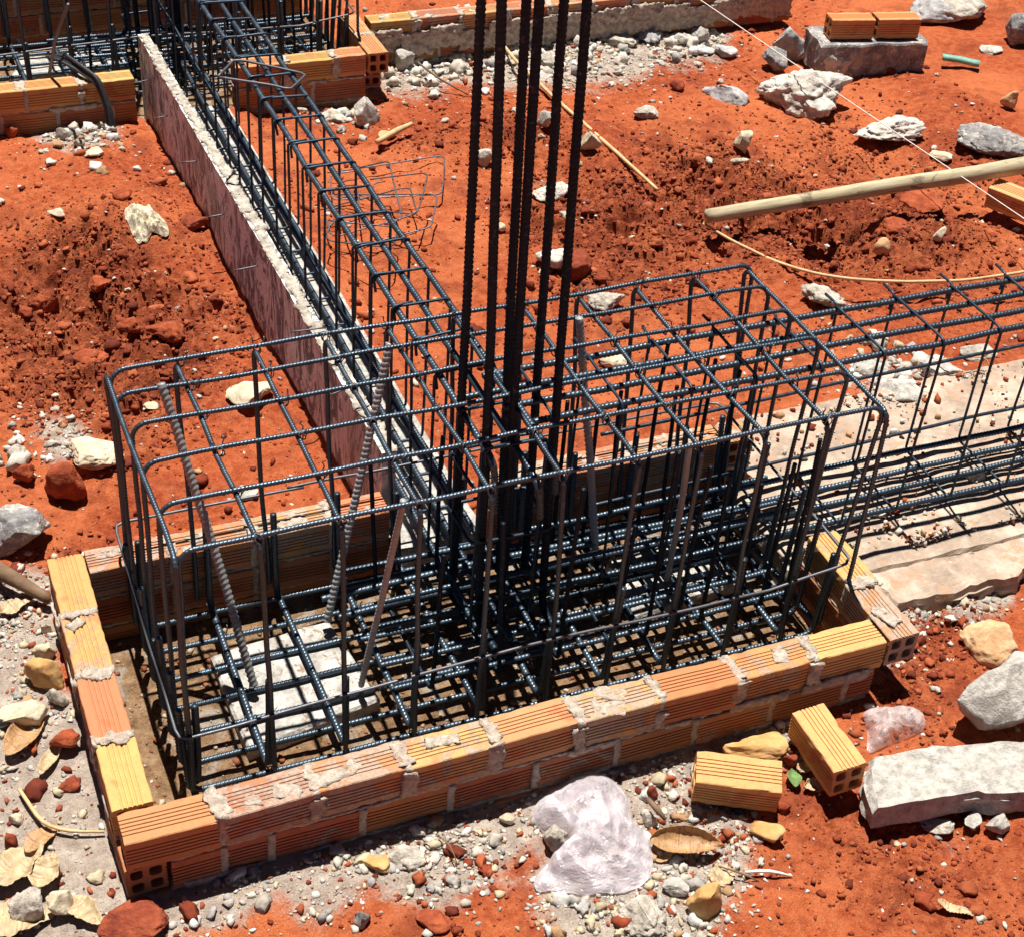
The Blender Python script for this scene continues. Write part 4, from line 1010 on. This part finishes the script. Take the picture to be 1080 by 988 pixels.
tube_thing('twig', [G(786, 920, -.155), G(812, 918, -.15), G(836, 924, -.16)], [.003, .004, .002], 'string', 'thin white twig on the red soil at the bottom right of the curled leaf', 'twig', 7, .003)
tube_thing('twig', [G(752, 912, -.16), G(778, 920, -.15), G(800, 930, -.165)], [.0018, .002, .0015], 'bark', 'fine dark twig touching the tip of the curled leaf', 'twig', 6, .005)
tube_thing('twig', [G(462, 880, -.15), G(476, 892, -.14), G(482, 912, -.16)], [.0015, .0018, .001], 'bark', 'fine dark twig in front of the wall left of the plastic bag', 'twig', 6, .004)
tube_thing('root', [G(20, 832, -.16), G(45, 868, -.155), G(72, 876, -.155), G(110, 876, -.16)], [.004, .0045, .004, .003], 'cane', 'pale curved root lying across the grey cement apron', 'root', 7, .003)
tube_thing('wood_splinter', [G(683, 842, -.14), G(692, 852, -.14), G(702, 864, -.15)], [.005, .007, .004], 'bark', 'short brown splinter above the curled leaf', 'stick', 6, .002)
tube_thing('wire', [G(985, 385, -.12), G(1000, 378, -.06), G(1040, 376, -.08), G(1045, 392, -.12)], [.0022]*4, 'cane', 'thin tan wire loop behind the right beam cage', 'wire', 6, .006)
# cables hanging over the farther wall
cb = empty('cable_bundle', G(66, 72, .05))
o = G(66, 72, .05)
for k in range(4):
    dx_ = rnd.uniform(-.012, .012)
    q = [np.array([G(62+3*k, 74, .05)[0], OY+.30, -.02]), np.array([G(70+2*k, 76, .05)[0], OY+.14, .03+.008*k]), np.array([G(92, 84, .03)[0]+dx_, OY+.05, .022+.008*k]), np.array([G(108, 92, .02)[0]+dx_, OY-.02, .01+.006*k]),
         np.array([G(118, 115, -.05)[0]+dx_, OY-.05-.006*k, -.07]), np.array([G(124, 156, -.19)[0]+dx_*2, OY-.08-.01*k, -.19])]
    V, Fc = bar_geo([t-o for t in q], .0065, 0, .006, ns(), fil=.05, sides=8, step=.012); mesh_obj('cable', V, Fc, M['cable'], cb)
tag(cb, 'bundle of black cables hanging over the farther brick wall', 'cables')
o = G(66, 8, .3)
bo = bar('wire', [tuple(G(72, 5, .35)-o), tuple(G(62, 32, .2)-o), tuple(G(58, 44, .15)-o), tuple(G(52, 80, .0)-o)], .006, 0, None, 'wire', fil=.05); bo.location = o
tag(bo, 'bent wire hanging upright in the farther cage at top left', 'wire')

# ------------------------------------------------------------------ litter
def sheet(outline_px, z, hgt_, seed, name, mat, label, cat, wr=.02, freq=9, rings=22, k=90, thick=.0012, peak=.5, lift=.0):
    """crumpled sheet: real outline on the ground, swelling and folding above it"""
    O = np.array([ground_at(u, v)[:2] for u, v in outline_px]); m_ = len(O); seg = []
    t = np.linspace(0, m_, k, endpoint=False)
    for a in t:
        i = int(a); f = a-i; p_ = [O[(i+j-1) % m_] for j in range(4)]
        seg.append(.5*((2*p_[1])+(-p_[0]+p_[2])*f+(2*p_[0]-5*p_[1]+4*p_[2]-p_[3])*f*f+(-p_[0]+3*p_[1]-3*p_[2]+p_[3])*f**3))
    seg = np.array(seg); cen = seg.mean(0); V = []; o_ = seed*2.7
    for r_ in range(rings):
        s = 1-r_/rings; q = cen+(seg-cen)*s
        zb = hgt(q[:, 0], q[:, 1])
        dome = hgt_*(1-s**2.4)
        fold = .9-np.abs(fbm(q[:, 0]*freq+o_, q[:, 1]*freq*.7, o_, 2))*2.6+.45*(1-np.abs(fbm(q[:, 0]*freq*2.6-o_, q[:, 1]*freq*2.1, o_, 2))*3)-.35
        zz = zb+.004+dome+wr*fold*(.25+.75*min(1, (1-s)*4))+lift
        V.append(np.column_stack([q, zz]))
    V.append(np.array([[*cen, H(*cen)+.004+hgt_+lift]])); V = np.concatenate(V); Fc = []
    for r_ in range(rings-1):
        for i in range(k): Fc.append((r_*k+i, r_*k+(i+1) % k, (r_+1)*k+(i+1) % k, (r_+1)*k+i))
    for i in range(k): Fc.append(((rings-1)*k+i, (rings-1)*k+(i+1) % k, rings*k))
    c = V.mean(0); ob = mesh_obj(name, V-c, Fc, M[mat], loc=c, smooth=False)
    sm = ob.modifiers.new('thickness', 'SOLIDIFY'); sm.thickness = thick
    return tag(ob, label, cat)
sheet([(566,850),(585,832),(612,820),(640,822),(660,842),(668,868),(684,885),(688,910),(680,932),(652,943),(620,946),(590,942),(566,941),(566,924),(588,914),(594,895),(574,880),(562,866)],
      0, .048, 5, 'plastic_bag', 'bag', 'crumpled milky pink plastic bag lying in front of the brick wall', 'plastic bag', wr=.022, freq=7.5, rings=30, k=84)
sheet([(912,752),(940,747),(968,750),(974,768),(960,778),(938,786),(916,794),(914,772)], 0, .014, 8, 'plastic_wrap', 'clear', 'clear plastic wrapper lying between the upright loose brick and the long slab', 'plastic', wr=.014, freq=14, rings=16, k=60)
sheet([(132,224),(150,220),(168,228),(178,246),(172,252),(160,248),(152,258),(140,250)], 0, .02, 9, 'crumpled_paper', 'paper', 'crumpled yellowish cement paper on the red mound at left', 'paper', wr=.022, freq=17, rings=18, k=60)
def leaf(u, v, L, W, yaw, mat, label, seed, curl=.5, lift=.012, name='leaf', pitch=0, jag=0):
    p_ = ground_at(u, v); n, m2 = 34, 14; V = []
    r = np.random.default_rng(seed)
    for i in range(n+1):
        s = i/n; w = W/2*math.sin(PI*min(1, s**.8))**.75*(1+jag*perlin(s*7, seed*1.3, 2.0)) if 0 < s < 1 else .0005
        for j in range(m2+1):
            t = j/m2*2-1; a = curl*t*1.5
            yl = w*math.sin(a)/(curl*1.5) if curl > .01 else w*t
            zl = w*(1-math.cos(a))/(curl*1.5) if curl > .01 else 0
            zl += .05*L*float(perlin(s*5+seed, t*1.6, seed*2.2))*(1+3*jag)
            zl += .004*math.sin(s*PI*2.2+seed)+.0012*math.cos(s*70)*abs(t)+.02*L/.1*(s-.5)**2
            V.append(((s-.5)*L, yl, zl))
    Fc = [(i*(m2+1)+j, (i+1)*(m2+1)+j, (i+1)*(m2+1)+j+1, i*(m2+1)+j+1) for i in range(n) for j in range(m2)]
    ob = mesh_obj(name, np.array(V), Fc, M[mat], loc=(p_[0], p_[1], p_[2]+lift), rot=(r.normal(0, .15), pitch, math.radians(yaw)))
    sm = ob.modifiers.new('thickness', 'SOLIDIFY'); sm.thickness = .0009
    return tag(ob, label, 'leaf')
leaf(722, 896, .15, .085, -25, 'leaf', 'large curled dry leaf with dark hollow right of the plastic bag', 3, .95, .02)
leaf(700, 898, .07, .05, 40, 'leaf', 'small brown leaf under the left end of the large curled dry leaf', 4, .4, .006)
leaf(44, 886, .085, .05, 35, 'leaf', 'dry veined leaf lying on the grey cement apron', 5, .25, .008)
leaf(28, 776, .15, .07, 50, 'leaf', 'long ochre leaf wrapped around the big cream stone at left', 6, .6, .012)
leaf(55, 800, .12, .035, 58, 'paleleaf', 'narrow pale leaf between the round red clod and the left edge', 7, .6, .01)
leaf(20, 920, .14, .10, 30, 'paleleaf', 'wide pale papery leaf at the bottom left above the beige stone', 8, .35, .02, jag=.4)
leaf(50, 925, .09, .06, 60, 'paleleaf', 'pale papery scrap overlapping the cream broken slab', 9, .4, .02, jag=.4)
leaf(20, 975, .14, .10, -10, 'paleleaf', 'pale papery scrap cut by the bottom left corner', 10, .3, .015, jag=.4)
leaf(90, 965, .10, .05, -60, 'paleleaf', 'pale papery strip next to the dark red boulder at the bottom', 11, .3, .015, jag=.4)
leaf(836, 824, .05, .035, 70, 'greenleaf', 'small green leaf between the two loose bricks', 12, .6, .012)
leaf(862, 830, .07, .035, -5, 'paleleaf', 'pale yellow leaf scrap below the end on loose brick', 13, .4, .008, jag=.6)
leaf(848, 812, .05, .03, 20, 'paleleaf', 'tiny pale scrap just right of the green leaf', 14, .5, .012, jag=.6)
leaf(1006, 962, .075, .028, -50, 'paleleaf', 'pale green white leaf at the bottom right corner', 15, .5, .01)
leaf(20, 640, .10, .05, 20, 'paleleaf', 'pale scrap left of the first brick joint of the left wall', 16, .4, .01, jag=.6)
leaf(762, 925, .06, .05, 10, 'paleleaf', 'pale chip shaped leaf right of the white stone at the bottom', 17, .3, .008, jag=.5)
# teal scrap
tp = ground_at(1012, 72)
tb = bar('plastic_scrap', [(-.075, 0, 0), (0, .004, .004), (.075, -.004, .002)], .022, 0, None, 'teal', sides=8, wob=.006)
tb.location = (tp[0], tp[1], tp[2]+.03); tb.scale = (1, .8, .6); tb.rotation_euler = (0, .05, math.radians(-35))
tag(tb, 'teal plastic scrap on the red soil near the top right corner', 'plastic')

# ------------------------------------------------------------------ light
SD = np.array([.035, .23, 1.0]); SD /= np.linalg.norm(SD)
el = math.asin(SD[2]); az = math.atan2(SD[0], SD[1])
sun = bpy.data.objects.new('sun', bpy.data.lights.new('sun', 'SUN')); COL.objects.link(sun)
sun.data.energy = 5.0; sun.data.angle = math.radians(.53); sun.data.color = (1, .95, .87)
sun.rotation_euler = Vector(SD).to_track_quat('Z', 'Y').to_euler(); sun.location = (0, 0, 8)
w = bpy.data.worlds.new('World'); scn.world = w; w.use_nodes = True
sk = w.node_tree.nodes.new('ShaderNodeTexSky'); sk.sky_type = 'NISHITA'; sk.sun_disc = False
sk.sun_elevation = el; sk.sun_rotation = az
bg = w.node_tree.nodes['Background']; bg.inputs[1].default_value = .05
sk.altitude = 1200; sk.air_density = .22; sk.dust_density = .02; sk.ozone_density = 1.5
w.node_tree.links.new(sk.outputs[0], bg.inputs[0])
vs = scn.view_settings
vs.view_transform = 'Standard'; vs.look = 'None'; vs.gamma = 1; vs.use_curve_mapping = False; vs.exposure = .78
scn.render.engine = 'CYCLES'
